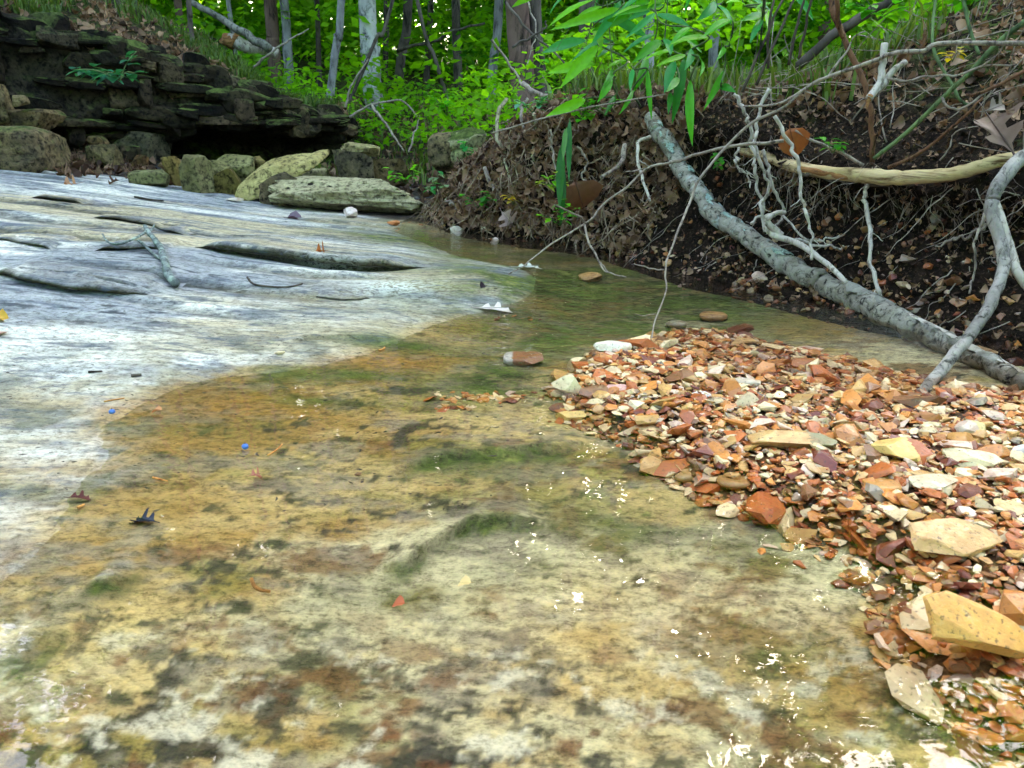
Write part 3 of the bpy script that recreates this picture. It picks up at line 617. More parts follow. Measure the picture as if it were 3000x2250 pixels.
def plate():
    ol = [(688, 574), (697, 548), (716, 526), (744, 507), (780, 492), (822, 483), (868, 479), (905, 471), (928, 468), (934, 482), (908, 500), (868, 522), (815, 548), (762, 580), (722, 590), (700, 588)]
    q = spline([PD(a, b, 3.70+.0012*(a-690)*.35+(575-b)*.0006) for a, b in ol+ol[:1]], 49)[:-1]; n = len(q); c = q.mean(0); back = np.array([.02, .15, .042]); R = []
    for f_, o_ in ((.55, -.010), (.9, -.006), (1., 0)): R.append(c+(q-c)*f_+np.array([0, o_, 0]))
    for w_ in (.35, .7, 1.): R.append(q+back*w_*(1-.06*np.sin(np.arange(n)*1.7))[:, None])
    R.append(c+(q-c)*.5+back*1.03); V = np.concatenate([(c+np.array([0, -.012, 0]))[None]]+R+[(c+back)[None]]); V += .007*np.stack([fbm(V*22+k*5, 4, 60+k) for k in range(3)], 1)
    F = []; m = len(R)
    for i in range(n):
        j = (i+1) % n; F.append((0, 1+i, 1+j))
        for r in range(m-1):
            A, B = 1+r*n+i, 1+r*n+j; F += [(A, A+n, B+n), (A, B+n, B)]
        F.append((1+m*n, 1+(m-1)*n+j, 1+(m-1)*n+i))
    o = link('stone_plate', new_mesh('stone_plate', V, F, False), M_SLAB); o.color = (1.1, 1.05, .75, 1)
    tag(o, 'large tilted buff plate of rock leaning on the rocks before the overhang', 'rock', G_R)
plate()
place_rock('rock', 'rounded grey brown rock under the right end of the tilted plate', (772, 500, 905, 605), M_BOULD, (1.15, 1.05, .95), 2.6, 6, seed=16, Y=3.72, group=G_R)
place_rock('flat_rock', 'long flat pitted cream slab lying across the far water edge', (826, 532, 1252, 618), M_PIT, (.95, .95, .9), 5, 5, .14, seed=17, Y=3.62, depth=.45, sink=.0, rot=(0, .03, -.05), sub=5, group=G_R, freq=3.5)
place_rock('rock', 'pale angular rock between the tilted plate and the dark block', (895, 498, 975, 548), M_SLAB, (.75, .76, .68), 3, 8, .06, seed=18, Y=4.1, group=G_R)
place_rock('rock', 'dark streaked block of rock carrying a thin pale slab', (972, 445, 1090, 545), M_BOULD, (.9, .88, .85), 4.5, 7, .1, seed=19, Y=4.05, group=G_R)
place_rock('flat_rock', 'thin pale slab lying on top of the dark streaked block', (1008, 424, 1104, 452), M_SLAB, (.95, .92, .78), 8, 2, .04, seed=20, Y=4.1, rot=(0, .13, 0), sink=0, group=G_R, sub=3)
place_rock('rock', 'long brown rock behind the pitted slab right of the dark block', (1060, 462, 1185, 535), M_BOULD, (.95, .8, .6), 3.6, 7, .1, seed=21, Y=4.15, group=G_R)
t_ = thing('mossy_boulder', 'mossy cream boulder with hollows on the bank beside the gap', 'boulder', PD(1340, 500, 4.3), G_R)
for nm, bxs, mt, cl, sd in (('upper_block', (1285, 374, 1420, 440), M_MOSSR, (1.1, 1.1, 1.), 31), ('lower_block', (1320, 430, 1425, 480), M_MOSSR, (1., 1.05, .85), 32), ('side_block', (1258, 395, 1345, 505), M_BOULD, (1.25, 1.15, 1.), 33)):
    V, F = rock_shape(4, 3.4, 8, .12, sd, scale=(PXW(bxs[2]-bxs[0], 4.3)/2, .1, PXW(bxs[3]-bxs[1], 4.3)/2), freq=2.2)
    c = PD((bxs[0]+bxs[2])/2, (bxs[1]+bxs[3])/2, 4.3); o = part(nm, V+np.array(c), F, mt, t_); o.color = (*cl, 1)
# blocks of the ledge itself
shapes = [new_mesh('stone', *rock_shape(3, 9, 7, .07, 200+k, cutd=(.45, .8)), False) for k in range(8)]
for me in shapes: me.materials.append(M_LEDGE)
rr = random.Random(3)
for row, (tlo, thi, cnt, s0, s1) in enumerate([(8.75, 9.2, 22, .20, .80), (8.2, 8.7, 20, .20, .80), (7.6, 8.2, 20, .20, .80), (7.0, 7.6, 20, .20, .80), (6.1, 6.9, 26, .20, .80), (4.2, 5.8, 14, .20, .44), (2.4, 4.0, 14, .20, .44), (1.2, 2.2, 9, .20, .42)]):
    for k in range(cnt):
        s = s0+(s1-s0)*(k+rr.uniform(.0, 1.))/cnt; p, n = ledge.at(s, rr.uniform(tlo, thi)); p = p[0]
        o = link('stone', rr.choice(shapes), None, LEDGE); sc = rr.uniform(.5, 2.2)
        o.location = Vector(p)+Vector((-.5, .8, 0))*rr.uniform(-.01, .05)
        o.scale = (.11*sc, .085, rr.uniform(.018, .05)) if rr.random() < .55 else (.11*rr.uniform(.5, 1.2), .10, rr.uniform(.06, .13)); o.rotation_euler = (rr.uniform(-.06, .06), rr.uniform(-.02, .14), .62+rr.uniform(-.2, .2))
        g = rr.choice((.3, .4, .5, .6, .8, 1.2, 2.2)); o.color = (g*rr.uniform(.95, 1.15), g, g*rr.uniform(.75, 1.), 1)

# ------------------------------------------------------------------ gravel bar
PAL = {'rust orange': (.40, .10, .022), 'orange': (.55, .205, .045), 'tan': (.56, .32, .11), 'cream': (.74, .56, .32), 'dark red': (.15, .028, .016), 'brown': (.19, .080, .032), 'pinkish white': (.70, .50, .38), 'grey': (.32, .25, .18)}
PW = [.19, .17, .19, .19, .10, .08, .06, .02]; PN = list(PAL)
HULL = [hull_stone(300+k, random.Random(k).choice((10, 13, 18, 26)), random.Random(k+50).choice((.38, .5, .62))) for k in range(16)]
hull_me = [new_mesh('chert_stone', V, F, False) for V, F in HULL]
for me in hull_me: me.materials.append(M_STONE)
rg = np.random.default_rng(11)
def proj(p):
    x, y, z = p[..., 0], p[..., 1], p[..., 2]-CAM_H; dep = y*math.cos(PITCH)-z*math.sin(PITCH); upc = y*math.sin(PITCH)+z*math.cos(PITCH)
    return 1500+FPX*x/dep, 1125-FPX*upc/dep, dep
cand = []
bb0, bb1 = bar_poly.min(0), bar_poly.max(0)
xy = rg.uniform(bb0-.02, bb1+.02, (26000, 2)); xy = xy[in_poly(xy[:, 0], xy[:, 1], bar_poly)]
px_, py_, _ = proj(np.column_stack([xy, np.zeros(len(xy))])); ok = (px_ < 3120) & (py_ < 2330); xy = xy[ok]
dist = np.hypot(xy[:, 0], xy[:, 1]); xy = xy[rg.random(len(xy)) < .80]
dist = np.hypot(xy[:, 0], xy[:, 1]); nS = len(xy)
ed = poly_dist(xy[:, 0], xy[:, 1], bar_poly)
siz = np.clip(np.exp(rg.normal(math.log(.0056), .50, nS)), .0026, .024); siz = np.where(rg.random(nS) < .08, siz*1.9, siz)
zz = bed_z(xy[:, 0], xy[:, 1]); top = np.maximum(bar_top(xy[:, 0], xy[:, 1]), -.02)*sstep(0, .06, ed)
zz = np.maximum(zz, np.where(ed > .03, zz, zz))+siz*.25+rg.uniform(0, .007, nS)*sstep(0, .05, ed)
# chips strewn over the rock beyond the bar edge
trail = []
for cx_, cy_, sx_, sy_, n_ in ((1440, 1165, 130, 14, 70), (1330, 1195, 60, 8, 16), (1680, 1230, 60, 20, 30), (1890, 1350, 40, 15, 14), (2350, 1600, 90, 40, 16), (2520, 1690, 60, 60, 14), (2560, 1800, 50, 50, 8), (1500, 935, 60, 8, 8), (2560, 1480, 60, 20, 20), (2150, 1470, 90, 14, 24), (2870, 2080, 90, 60, 14), (1240, 655, 70, 4, 16), (1450, 700, 90, 5, 12)):
    for _ in range(n_):
        h_ = HIT(rg.normal(cx_, sx_*.6), rg.normal(cy_, sy_*.6)); trail.append((h_.x, h_.y, h_.z))
trail = np.array(trail); ts = np.clip(np.exp(rg.normal(math.log(.0075), .35, len(trail))), .004, .014)
xy = np.vstack([xy, trail[:, :2]]); zz = np.concatenate([zz, trail[:, 2]+ts*.15]); siz = np.concatenate([siz, ts]); flat_ = np.concatenate([np.zeros(nS), np.ones(len(ts))]); nS = len(xy)
ppx, ppy, dep = proj(np.column_stack([xy, zz])); app = siz/dep*FPX
app[(ppx > 2985) | (ppy > 2240)] = 0; hid = rg.random(nS); 
zrel = zz-bed_z(xy[:, 0], xy[:, 1]); score = app*(.7+.6*np.clip(zrel/.012, 0, 1)); order = np.argsort(-score); single = np.zeros(nS, bool); single[order[:240]] = True
Vs, Fs, Cs, cnt = [], [], [], 0
NEARBY = [((1670, 1125), 'the knobbly cream tip rock'), ((1780, 1010), 'the pale cream rock in the water'), ((1810, 1136), 'the pink flat stone'), ((1870, 1106), 'the rust brown flat stone'), ((2045, 1080), 'the cream and red stone'), ((2180, 1118), 'the long beige stone'), ((2056, 1150), 'the white quartz stone'), ((2320, 1275), 'the mossy tan rock'), ((2640, 1320), 'the yellow and rust stone'), ((2860, 1350), 'the long cream slab'), ((2750, 1400), 'the cream wedge'), ((2660, 1190), 'the foot of the bent branch'), ((2150, 1412), 'the larger brown oval stone'), ((2006, 1396), 'the small brown oval stone'), ((2790, 1570), 'the large hollow cream block'), ((2700, 1677), 'the tan wet stone'), ((2810, 1860), 'the broad buff slab'), ((2630, 1868), 'the rust oval stone'), ((1685, 1214), 'the long yellow stone'), ((2424, 1343), 'the flat white chip'), ((2584, 1423), 'the dark orange cube'), ((2855, 1255), 'the lilac stone'), ((2960, 1480), 'the tan edge wedge')]
LABQ = {}
for k in range(nS):
    hk = rg.integers(0, 16); V, F = HULL[hk]; pn = rg.choice(PN, p=PW); c = np.array(PAL[pn])*rg.uniform(.75, 1.2)
    tl = .2 if flat_[k] else .38; rt = (rg.normal(0, tl*.7), rg.normal(0, tl*.7), rg.uniform(0, 6.28)); s = siz[k]; fl = rg.uniform(.55, 1.0)*(.7 if flat_[k] else 1)
    if single[k]:
        o = link('chert_stone', hull_me[hk]); o.location = (xy[k, 0], xy[k, 1], zz[k]); o.rotation_euler = rt; o.scale = (s*rg.uniform(1, 1.35), s, s*fl); o.color = (*c, 1)
        q_ = min(NEARBY, key=lambda q: (q[0][0]-ppx[k])**2+(q[0][1]-ppy[k])**2); dx_, dy_ = ppx[k]-q_[0][0], (ppy[k]-q_[0][1])*2.0
        side = ('right of' if dx_ > 0 else 'left of') if abs(dx_) > abs(dy_) else ('in front of' if dy_ > 0 else 'behind')
        big = 'large' if app[k] > 34 else ('mid-sized' if app[k] > 24 else 'small')
        shp = 'flat' if fl < .68 else ('chunky' if fl > .88 else 'angular')
        LABQ.setdefault(f'{big} {shp} {pn} stone {side} {q_[1]}', []).append((o, app[k], ppx[k]))
    else:
        Vs.append((V*np.array([s*rg.uniform(1, 1.4), s, s*fl]))@rotmat(*rt).T+np.array([xy[k, 0], xy[k, 1], zz[k]])); Fs.append(F+cnt); Cs.append(np.repeat(c[None], len(V), 0)); cnt += len(V)
for lb, lst in LABQ.items():      # among look-alikes, the left-right order tells them apart
    lst.sort(key=lambda q: q[2]); m_ = len(lst)
    ordn = [''] if m_ == 1 else (['left ', 'right '] if m_ == 2 else ['leftmost ']+(['middle '] if m_ == 3 else ['second from left ', 'third from left ', 'fourth from left ', 'fifth from left '][:m_-2])+['rightmost '])
    for (o, _, _), w_ in zip(lst, ordn): tag(o, w_+lb, 'stone', 'chert stones of the gravel bar')
kind(link('gravel', new_mesh('gravel', np.concatenate(Vs), np.concatenate(Fs), False, cols=np.concatenate(Cs)), M_STONES), 'stuff', 'red, orange and cream chert gravel of the bar')
def bar_stone(label, box, col, e=3, cuts=9, rough=.05, seed=0, rot=(0, 0, 0), depth=.8, m=None, name='chert_cobble', sink=.05, freq=1.6, Y=None, lift=0, cutd=(.5, .92), hz=None):
    x0, y0, x1, y1 = box; h_ = HIT((x0+x1)/2, y1-3); Y = Y or h_.y; w = PXW(x1-x0, Y)/2; hv = PXW(y1-y0, Y)/2
    dp = w*depth; # the box height shows the top as well as the front
    dv = math.atan2(CAM_H, Y); hz = hz*w if hz else max(.25*w, (hv-dp*math.sin(dv)*.75)/math.cos(dv)); hz = min(hz, hv*1.2)
    c = PD((x0+x1)/2, (y0+y1)/2, Y+dp*.55); c.z = max(bed_z(c.x, c.y)[0]+hz*.8, c.z-hz*.25)+lift
    V, F = rock_shape(4, e, (cuts+5) if cuts > 4 else cuts, rough*.8, seed, cutd=(.42, .88) if cuts > 4 else cutd, scale=(w*1.08, dp*1.05, hz), freq=freq); V = V@rotmat(*rot).T
    o = link(name, new_mesh(name, V, F, False), m or M_STONE, loc=c); o.color = (*col, 1)
    return tag(o, label, 'stone', 'named stones in and beside the gravel bar')
CR, TAN, YEL, RUST, OR, PK, GR, BR = (.76, .64, .44), (.58, .40, .19), (.70, .50, .20), (.42, .13, .035), (.58, .27, .08), (.62, .40, .34), (.36, .33, .28), (.25, .11, .045)
for lab, box, col, kw in [
    ('pale cream rock rising from the water at the far edge of the gravel bar', (1720, 976, 1848, 1040), (.80, .72, .55), dict(e=2.4, seed=1)),
    ('knobbly cream rock at the left tip of the gravel bar', (1612, 1080, 1718, 1168), (.72, .58, .33), dict(e=2.6, seed=2, depth=.7)),
    ('peaked tan rock just behind the knobbly cream rock', (1650, 1028, 1722, 1094), (.62, .47, .25), dict(e=2.2, seed=3)),
    ('long yellow stone half in the water in front of the bar tip', (1624, 1188, 1745, 1240), (.74, .52, .20), dict(e=3.5, seed=4, depth=.5)),
    ('smooth flat pink stone on the gravel bar', (1768, 1118, 1848, 1154), (.66, .40, .36), dict(e=3, seed=5, cuts=4)),
    ('long rust brown flat stone above the pink one', (1808, 1086, 1930, 1128), (.40, .16, .06), dict(e=4, seed=6)),
    ('stone with one cream and one dark red half in the middle of the bar', (2008, 1060, 2078, 1102), (.66, .45, .25), dict(e=3, seed=7)),
    ('long beige stone lying on the back of the bar', (2108, 1093, 2262, 1142), (.56, .48, .36), dict(e=3, seed=8, depth=.5)),
    ('small white quartz stone in the middle of the bar', (2018, 1132, 2094, 1170), (.78, .70, .64), dict(e=3, seed=9)),
    ('pale triangular cream flake near the front of the bar tip', (1832, 1158, 1892, 1214), (.76, .60, .40), dict(e=3, seed=10)),
    ('smooth round grey cobble at the far edge of the bar', (1952, 933, 2012, 966), (.27, .25, .17), dict(e=2, seed=11, cuts=0, m=None)),
    ('wet tan brown cobble at the far edge of the bar', (2048, 908, 2128, 944), (.40, .22, .08), dict(e=2.4, seed=12, cuts=3)),
    ('big tan rock with a mossy dark end in the middle of the gravel', (2195, 1224, 2448, 1330), (.54, .32, .12), dict(e=3, seed=13, rough=.10, depth=.55)),
    ('big yellow stone with a rust red end on the gravel', (2512, 1278, 2768, 1366), (.72, .46, .14), dict(e=3, seed=14, depth=.5, cuts=6, rot=(.3, .17, 0), hz=.3)),
    ('long cream slab right of the yellow and rust stone', (2745, 1312, 2975, 1384), (.76, .60, .34), dict(e=4, seed=15, depth=.5, rot=(.2, .14, -.1), hz=.2)),
    ('cream wedge of stone in front of the long cream slab', (2668, 1360, 2835, 1446), (.62, .50, .32), dict(e=2.6, seed=16, depth=.6)),
    ('flat white chip on the gravel below the mossy tan rock', (2362, 1322, 2485, 1364), (.80, .70, .56), dict(e=3, seed=17, depth=.5)),
    ('small brown oval stone in the water at the front edge', (1972, 1374, 2040, 1418), (.36, .22, .08), dict(e=2.2, seed=18, cuts=2)),
    ('larger brown oval stone in the water at the front edge', (2098, 1384, 2205, 1440), (.36, .21, .07), dict(e=2.2, seed=19, cuts=2)),
    ('large cream block with a hollow lying in the wet gravel', (2622, 1492, 2955, 1650), (.56, .33, .12), dict(e=3.4, seed=20, rough=.12, depth=.5, hz=.3, rot=(.3, .2, -.1))),
    ('tan wet stone below the large cream block', (2628, 1644, 2775, 1710), (.52, .32, .11), dict(e=3, seed=21, depth=.5)),
    ('broad buff slab at the lower right, largest stone in the photo', (2615, 1735, 3010, 1985), (.66, .33, .08), dict(e=5, seed=22, depth=.50, cuts=7, rot=(.45, .32, -.30), hz=.2, lift=.012)),
    ('upright cream stone right behind the broad buff slab', (2700, 1720, 2850, 1800), (.60, .40, .17), dict(e=3, seed=23, depth=.5)),
    ('rust red oval stone left of the broad buff slab', (2562, 1830, 2700, 1908), (.36, .12, .035), dict(e=2.4, seed=24, cuts=4, depth=.5)),
    ('pale thin flake under water beside the rust oval stone', (2552, 1890, 2630, 1922), (.42, .31, .17), dict(e=3, seed=25, depth=.4, hz=.15)),
    ('tan wedge at the right edge of the photo above the cream block', (2900, 1446, 3040, 1520), (.66, .46, .22), dict(e=3, seed=26)),
    ('pale grey stone at the right edge of the photo', (2955, 1288, 3040, 1340), (.58, .56, .52), dict(e=3.5, seed=27)),
    ('dark orange cubic stone in front of the yellow and rust stone', (2535, 1394, 2632, 1452), (.50, .23, .05), dict(e=5, seed=28, cuts=4)),
    ('pale lilac and yellow stone behind the long cream slab', (2800, 1214, 2908, 1296), (.60, .48, .38), dict(e=3.5, seed=29)),
    ('orange pitted stone left of the lilac and yellow stone', (2778, 1255, 2876, 1318), (.50, .24, .06), dict(e=3, seed=30)),
    ('cracked tan orange stone with ragged top alone in the pool', (1698, 788, 1778, 828), (.60, .36, .14), dict(e=3, seed=31, rough=.12)),
    ('brown stone with a white end alone in the water left of the bar', (1478, 1030, 1590, 1072), (.32, .13, .06), dict(e=3.4, seed=32, cuts=4, rough=.04)),
    ('pinkish white rock in front of the long pitted slab', (1000, 598, 1050, 642), (.70, .60, .56), dict(e=3, seed=33)),
    ('pale wedge shaped rock at the far water edge', (1308, 656, 1364, 696), (.58, .53, .44), dict(e=2.6, seed=34)),
    ('pale rock right of the wedge at the far water edge', (1410, 648, 1452, 684), (.62, .55, .45), dict(e=3, seed=35)),
    ('small pale stone in the far pool in front of the shore rocks', (1432, 692, 1468, 722), (.60, .50, .40), dict(e=2.6, seed=36)),
    ('small orange pebble at the far shore', (1136, 644, 1172, 665), (.55, .18, .05), dict(e=2.4, seed=37)),
    ('small tan cube of stone at the far shore beside the wedge', (1284, 652, 1312, 672), (.52, .28, .12), dict(e=4, seed=38)),
    ('small tan pebble alone on the dry bedrock', (800, 1024, 834, 1045), (.70, .55, .34), dict(e=3, seed=39)),
    ('pink stone cut off by the left edge of the photo', (-30, 965, 26, 990), (.52, .30, .22), dict(e=4, seed=40)),
    ('flat pale stone at the foot of the tilted plate', (655, 578, 708, 594), (.62, .52, .42), dict(e=3, seed=41)),
    ('small dark brown stone alone in the shallow water of the foreground', (1035, 1382, 1060, 1396), (.2, .1, .06), dict(e=3, seed=42)),
]: bar_stone(lab, box, col, **kw)
# two-tone ends on three of them, as parts
def cap_part(label_start, name, col, plane_x):
    o = next(o for o in bpy.data.objects if o.get('label', '').startswith(label_start)); me = o.data
    V = np.array([v.co[:] for v in me.vertices]); F = np.array([list(p.vertices) for p in me.polygons]); w = V[:, 0].max()
    c = V[F].mean(1)[:, 0]; sel = (c > plane_x*w) if plane_x > 0 else (c < plane_x*w); F2 = F[sel]
    p = link(name, new_mesh(name, V*1.012, F2, False), M_STONE, o); p.color = (*col, 1)
cap_part('big yellow stone', 'rust_end', (.40, .10, .03), .42); cap_part('brown stone with', 'white_end', (.66, .62, .58), -.55)
cap_part('stone with one', 'red_end', (.30, .06, .025), -.15); cap_part('big tan rock', 'mossy_end', (.16, .15, .06), .35); cap_part('pale lilac', 'yellow_end', (.74, .60, .28), .1)
# stones sticking out of the soil bank
BANKST = [(2455, 1065-430, 44, 'orange'), (2510, 640, 30, 'rust orange'), (2585, 655, 40, 'tan'), (2420, 655, 40, 'brown'), (2660, 760, 80, 'grey'), (2610, 755, 40, 'tan'), (2530, 780, 40, 'tan'), (2725, 780, 46, 'rust orange'), (2780, 755, 34, 'cream'), (2800, 825, 80, 'brown'), (2855, 875, 46, 'orange'), (2590, 830, 36, 'rust orange'), (2230, 815, 62, 'pinkish white'), (2280, 845, 44, 'brown'), (2405, 880, 30, 'grey'), (2450, 880, 44, 'brown'), (2680, 910, 40, 'grey'), (2720, 830, 30, 'tan'), (2840, 950, 60, 'grey'), (2810, 970, 34, 'orange'), (2900, 790, 26, 'rust orange'), (2955, 880, 50, 'tan'), (2930, 930, 40, 'brown'), (2750, 690, 30, 'tan'), (2680, 700, 26, 'brown'), (2880, 720, 30, 'rust orange'), (2980, 1010, 50, 'orange'), (2420, 870, 24, 'tan'), (2340, 850, 28, 'tan'), (2180, 820, 34, 'brown'), (2540, 900, 26, 'brown'), (2905, 1030, 90, 'tan')]
BQ = {}
for k, (a, b, w, pn) in enumerate(BANKST):
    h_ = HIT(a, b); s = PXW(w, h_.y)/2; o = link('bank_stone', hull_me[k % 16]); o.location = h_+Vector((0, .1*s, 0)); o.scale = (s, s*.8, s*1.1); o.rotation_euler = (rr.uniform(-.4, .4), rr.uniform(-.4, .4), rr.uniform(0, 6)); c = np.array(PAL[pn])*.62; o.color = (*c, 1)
    if b < 700: wh = 'high in the dark undercut below the pale root'
    elif a < 2500: wh = 'in the soil just behind the fallen log'
    elif a > 2820: wh = 'in the soil near the bent grey branch'
    else: wh = 'in the middle of the dark soil face'
    BQ.setdefault(f"{'large' if w > 55 else 'small' if w < 36 else 'mid-sized'} {pn} stone {wh}", []).append((a, o))
for lb, lst in BQ.items():
    lst.sort(key=lambda q: q[0]); ordn = [''] if len(lst) == 1 else (['left ', 'right '] if len(lst) == 2 else ['leftmost ']+['middle ']*(len(lst)-2)+['rightmost '])
    for (_, o), w_ in zip(lst, ordn): tag(o, w_+lb, 'stone', 'stones stuck in the soil bank')
Vs, Fs, Cs, cnt = [], [], [], 0
s_ = rg.uniform(.12, .62, 1700); t_s = rg.uniform(.4, 5.2, 1700)**1.0; pts, nrm = bank.at(s_, t_s)
for k in range(len(pts)):
    if rg.random() < t_s[k]/7: continue
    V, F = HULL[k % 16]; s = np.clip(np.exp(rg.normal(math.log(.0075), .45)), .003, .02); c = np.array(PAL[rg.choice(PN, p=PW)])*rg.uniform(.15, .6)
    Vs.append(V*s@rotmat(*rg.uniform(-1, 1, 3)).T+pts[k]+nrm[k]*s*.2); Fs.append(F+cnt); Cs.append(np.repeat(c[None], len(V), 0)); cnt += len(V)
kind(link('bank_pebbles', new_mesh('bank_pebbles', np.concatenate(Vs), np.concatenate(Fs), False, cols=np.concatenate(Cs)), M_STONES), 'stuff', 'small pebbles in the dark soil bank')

# ------------------------------------------------------------------ wood on the right bank
def pts_hit(lst): return [HIT(a, b, off) for a, b, off in lst]
def pts_px(lst): return [PD(a, b, Y) for a, b, Y in lst]
def wood(name, label, cat, main, r, mat_, branches=(), group=None, sides=8, jag=0.0, wob=.15, seed=0, n=None, main_name='stem', radii=None):
    """main: [(px, py, Y)], r: (r0, r1) metres; branches: [(points, r0, r1)]"""
    P0 = pts_px(main); t = thing(name, label, cat, P0[0], group)
    part(main_name, *tube(P0, r[0], r[1], n, sides, wob, jag, seed, radii), mat_, t)
    for k, (pl, a, b) in enumerate(branches):
        part('side_twig', *tube(pts_px(pl), a, b, None, 6, .1, jag*.6, seed+k+1), mat_, t)
    return t
# fallen log with lichen
log_px = [(1905, 345, 2.66), (1935, 395, 2.58), (2010, 510, 2.42), (2080, 610, 2.28), (2200, 705, 2.12), (2330, 785, 1.97), (2460, 850, 1.82), (2600, 925, 1.66), (2740, 990, 1.53), (2870, 1055, 1.41), (3000, 1125, 1.29), (3120, 1190, 1.2)]
lp = pts_px(log_px); LOG = thing('fallen_log', 'long grey fallen log with blue green lichen lying down the bank to the gravel', 'log', DROP(lp[9].x, lp[9].y))
LR = [.023, .024, .025, .026, .027, .027, .027, .026, .022, .020, .017, .015]
lv, lf = tube(lp, 0, 0, 170, 22, .24, .008, 3, radii=LR)
lu_ = np.linspace(0, 1, len(lv)); LOGT = part('trunk', lv, lf, M_LOG, LOG, attrs={'lich': sstep(.46, .30, lu_)*.55+.03})
M_LICH = m_bark('blue_green_lichen', (.28, .40, .35), (.48, .58, .52), (.10, .13, .11), 140, (1, 1, 1), rough=.9)
lc = spline(lp, 300)
def log_patch(name, u, span, ang, wid, mat_, lift, seed):
    n = 12; m = 7; V = []; rgp = np.random.default_rng(seed)
    for i in range(n):
        q = u+span*(i/(n-1)-.5); k = int(np.clip(q, 0, .995)*299); d = lc[min(k+1, 299)]-lc[max(k-1, 0)]; d /= np.linalg.norm(d)
        a = np.cross(d, [0, 0, 1.]); a /= np.linalg.norm(a); b = np.cross(a, d); r = np.interp(q, np.linspace(0, 1, len(LR)), LR)
        wd = wid*math.sin(math.pi*(i+.6)/(n+.2))*rgp.uniform(.55, 1.15)
        for j in range(m):
            th = ang+wd*(j/(m-1)-.5); V.append(lc[k]+(a*math.sin(th)+b*math.cos(th))*(r*1.05+lift*math.sin(math.pi*j/(m-1))))
    V = np.array(V); V += .0012*np.stack([vnoise(V*300+k*3, 5) for k in range(3)], 1)
    i = np.arange(n-1)[:, None]; j = np.arange(m-1)[None]; F = np.stack([i*m+j, i*m+j+1, (i+1)*m+j+1, (i+1)*m+j], -1).reshape(-1, 4)
    part(name, V, F, mat_, LOGT)
for k, (u, sp, an, wd) in enumerate([(rr.uniform(.02, .44), rr.uniform(.012, .028), rr.uniform(-1.3, .7), rr.uniform(.4, 1.0)) for _ in range(26)]): log_patch('lichen_patch', u, sp, an, wd, M_LICH, .002, 40+k)
for k, (u, sp, an, wd) in enumerate([(.70, .10, -.2, 1.1), (.80, .13, .1, 1.0), (.90, .10, -.4, .9)]): log_patch('bare_wood_patch', u, sp, an, wd, M_WOODW, .0015, 60+k)
for k, (u, sp, an, wd) in enumerate([(.58, .05, .1, 1.8), (.62, .05, -.2, 1.9), (.72, .03, .6, 1.2), (.78, .04, .7, 1.1)]): log_patch('bark_flake', u, sp, an, wd, M_WOODG, .006, 70+k)
part('branch_root', *tube(pts_px([(2290, 690, 2.0), (2250, 655, 2.0), (2262, 630, 2.0), (2300, 622, 2.02)]), .010, .006, 20, 9, .2, .004, 7), M_WOODW, LOG)
part('branch_root', *tube(pts_px([(2245, 665, 2.02), (2270, 690, 2.0), (2340, 715, 1.95), (2420, 770, 1.86), (2480, 830, 1.79)]), .010, .006, 30, 9, .15, .003, 8), M_WOODW, LOG)
part('broken_stub', *tube(pts_px([(2660, 985, 1.6), (2700, 1020, 1.55), (2745, 1045, 1.5)]), .009, .006, 12, 8, .3, .003, 9), M_WOODW, LOG)
# bent grey branch at the right, one end in the gravel
BR_ = thing('bent_branch', 'smooth bent grey branch whose lower end rests in the gravel', 'branch', HIT(2660, 1190))
part('stem', *tube(pts_px([(3060, 440, 1.62), (2985, 470, 1.60), (2920, 550, 1.57), (2905, 620, 1.55), (2935, 720, 1.51), (2940, 790, 1.48), (2900, 890, 1.43), (2840, 985, 1.37), (2760, 1080, 1.30), (2700, 1150, 1.23), (2655, 1195, 1.18)]), 0, 0, 90, 12, .12, .003, 11, radii=[.014, .0145, .014, .013, .0125, .012, .0115, .0112, .011, .0105, .010]), m_bark('smooth_grey_bark', (.20, .18, .16), (.40, .36, .32), (.045, .04, .035), 60, (1, 1, .5), bump=.8), BR_)
part('fork', *tube(pts_px([(2912, 590, 1.565), (2938, 660, 1.53), (2962, 740, 1.50), (2985, 800, 1.47), (3040, 880, 1.44)]), .0095, .009, 24, 10, .12, .002, 12), M_WOODW, BR_)
part('broken_end', *tube(pts_px([(2670, 1183, 1.195), (2650, 1205, 1.17), (2640, 1208, 1.165)]), .013, .004, 10, 9, .5, .003, 13), M_WOODG, BR_)
# pale root across the bank
def rt_pts(lst, off=.012):
    H_ = [HIT(a, b, off) for a, b in lst]; ys = np.array([q.y for q in H_]); xs = np.array([a for a, b in lst]); c = np.polyfit(xs, ys, 2); f = np.polyval(c, xs); f = f-max(0, (f-ys).max()*.7)
    return [PD(a, b, y) for (a, b), y in zip(lst, f)]
RT = thing('pale_root', 'thick pale yellow root lying across the top of the dark undercut', 'root', PD(2560, 510, 2.0))
rv, rf = tube(rt_pts([(2170, 440), (2230, 455), (2320, 485), (2420, 505), (2540, 515), (2640, 520), (2760, 515), (2850, 495), (2930, 470), (3060, 450)]), 0, 0, 110, 14, .16, .003, 15, radii=[.008, .012, .016, .017, .0185, .018, .016, .0145, .014, .013])
part('root_wood', rv, rf, M_BUFF, RT)
M_RUSTB = m_bark('rusty_root_bark', (.26, .11, .04), (.42, .22, .09), (.03, .016, .01), 60, (.2, .2, 1.4))
part('bark_strip', *tube(rt_pts([(2175, 447), (2250, 468), (2340, 492), (2430, 510), (2500, 518)], .03), .010, .006, 40, 9, .4, .004, 16), M_RUSTB, RT)
part('bark_strip', *tube(rt_pts([(2340, 505), (2440, 526), (2560, 538), (2680, 540)], .02), .006, .004, 40, 7, .5, .005, 17), M_TRUNK, RT)
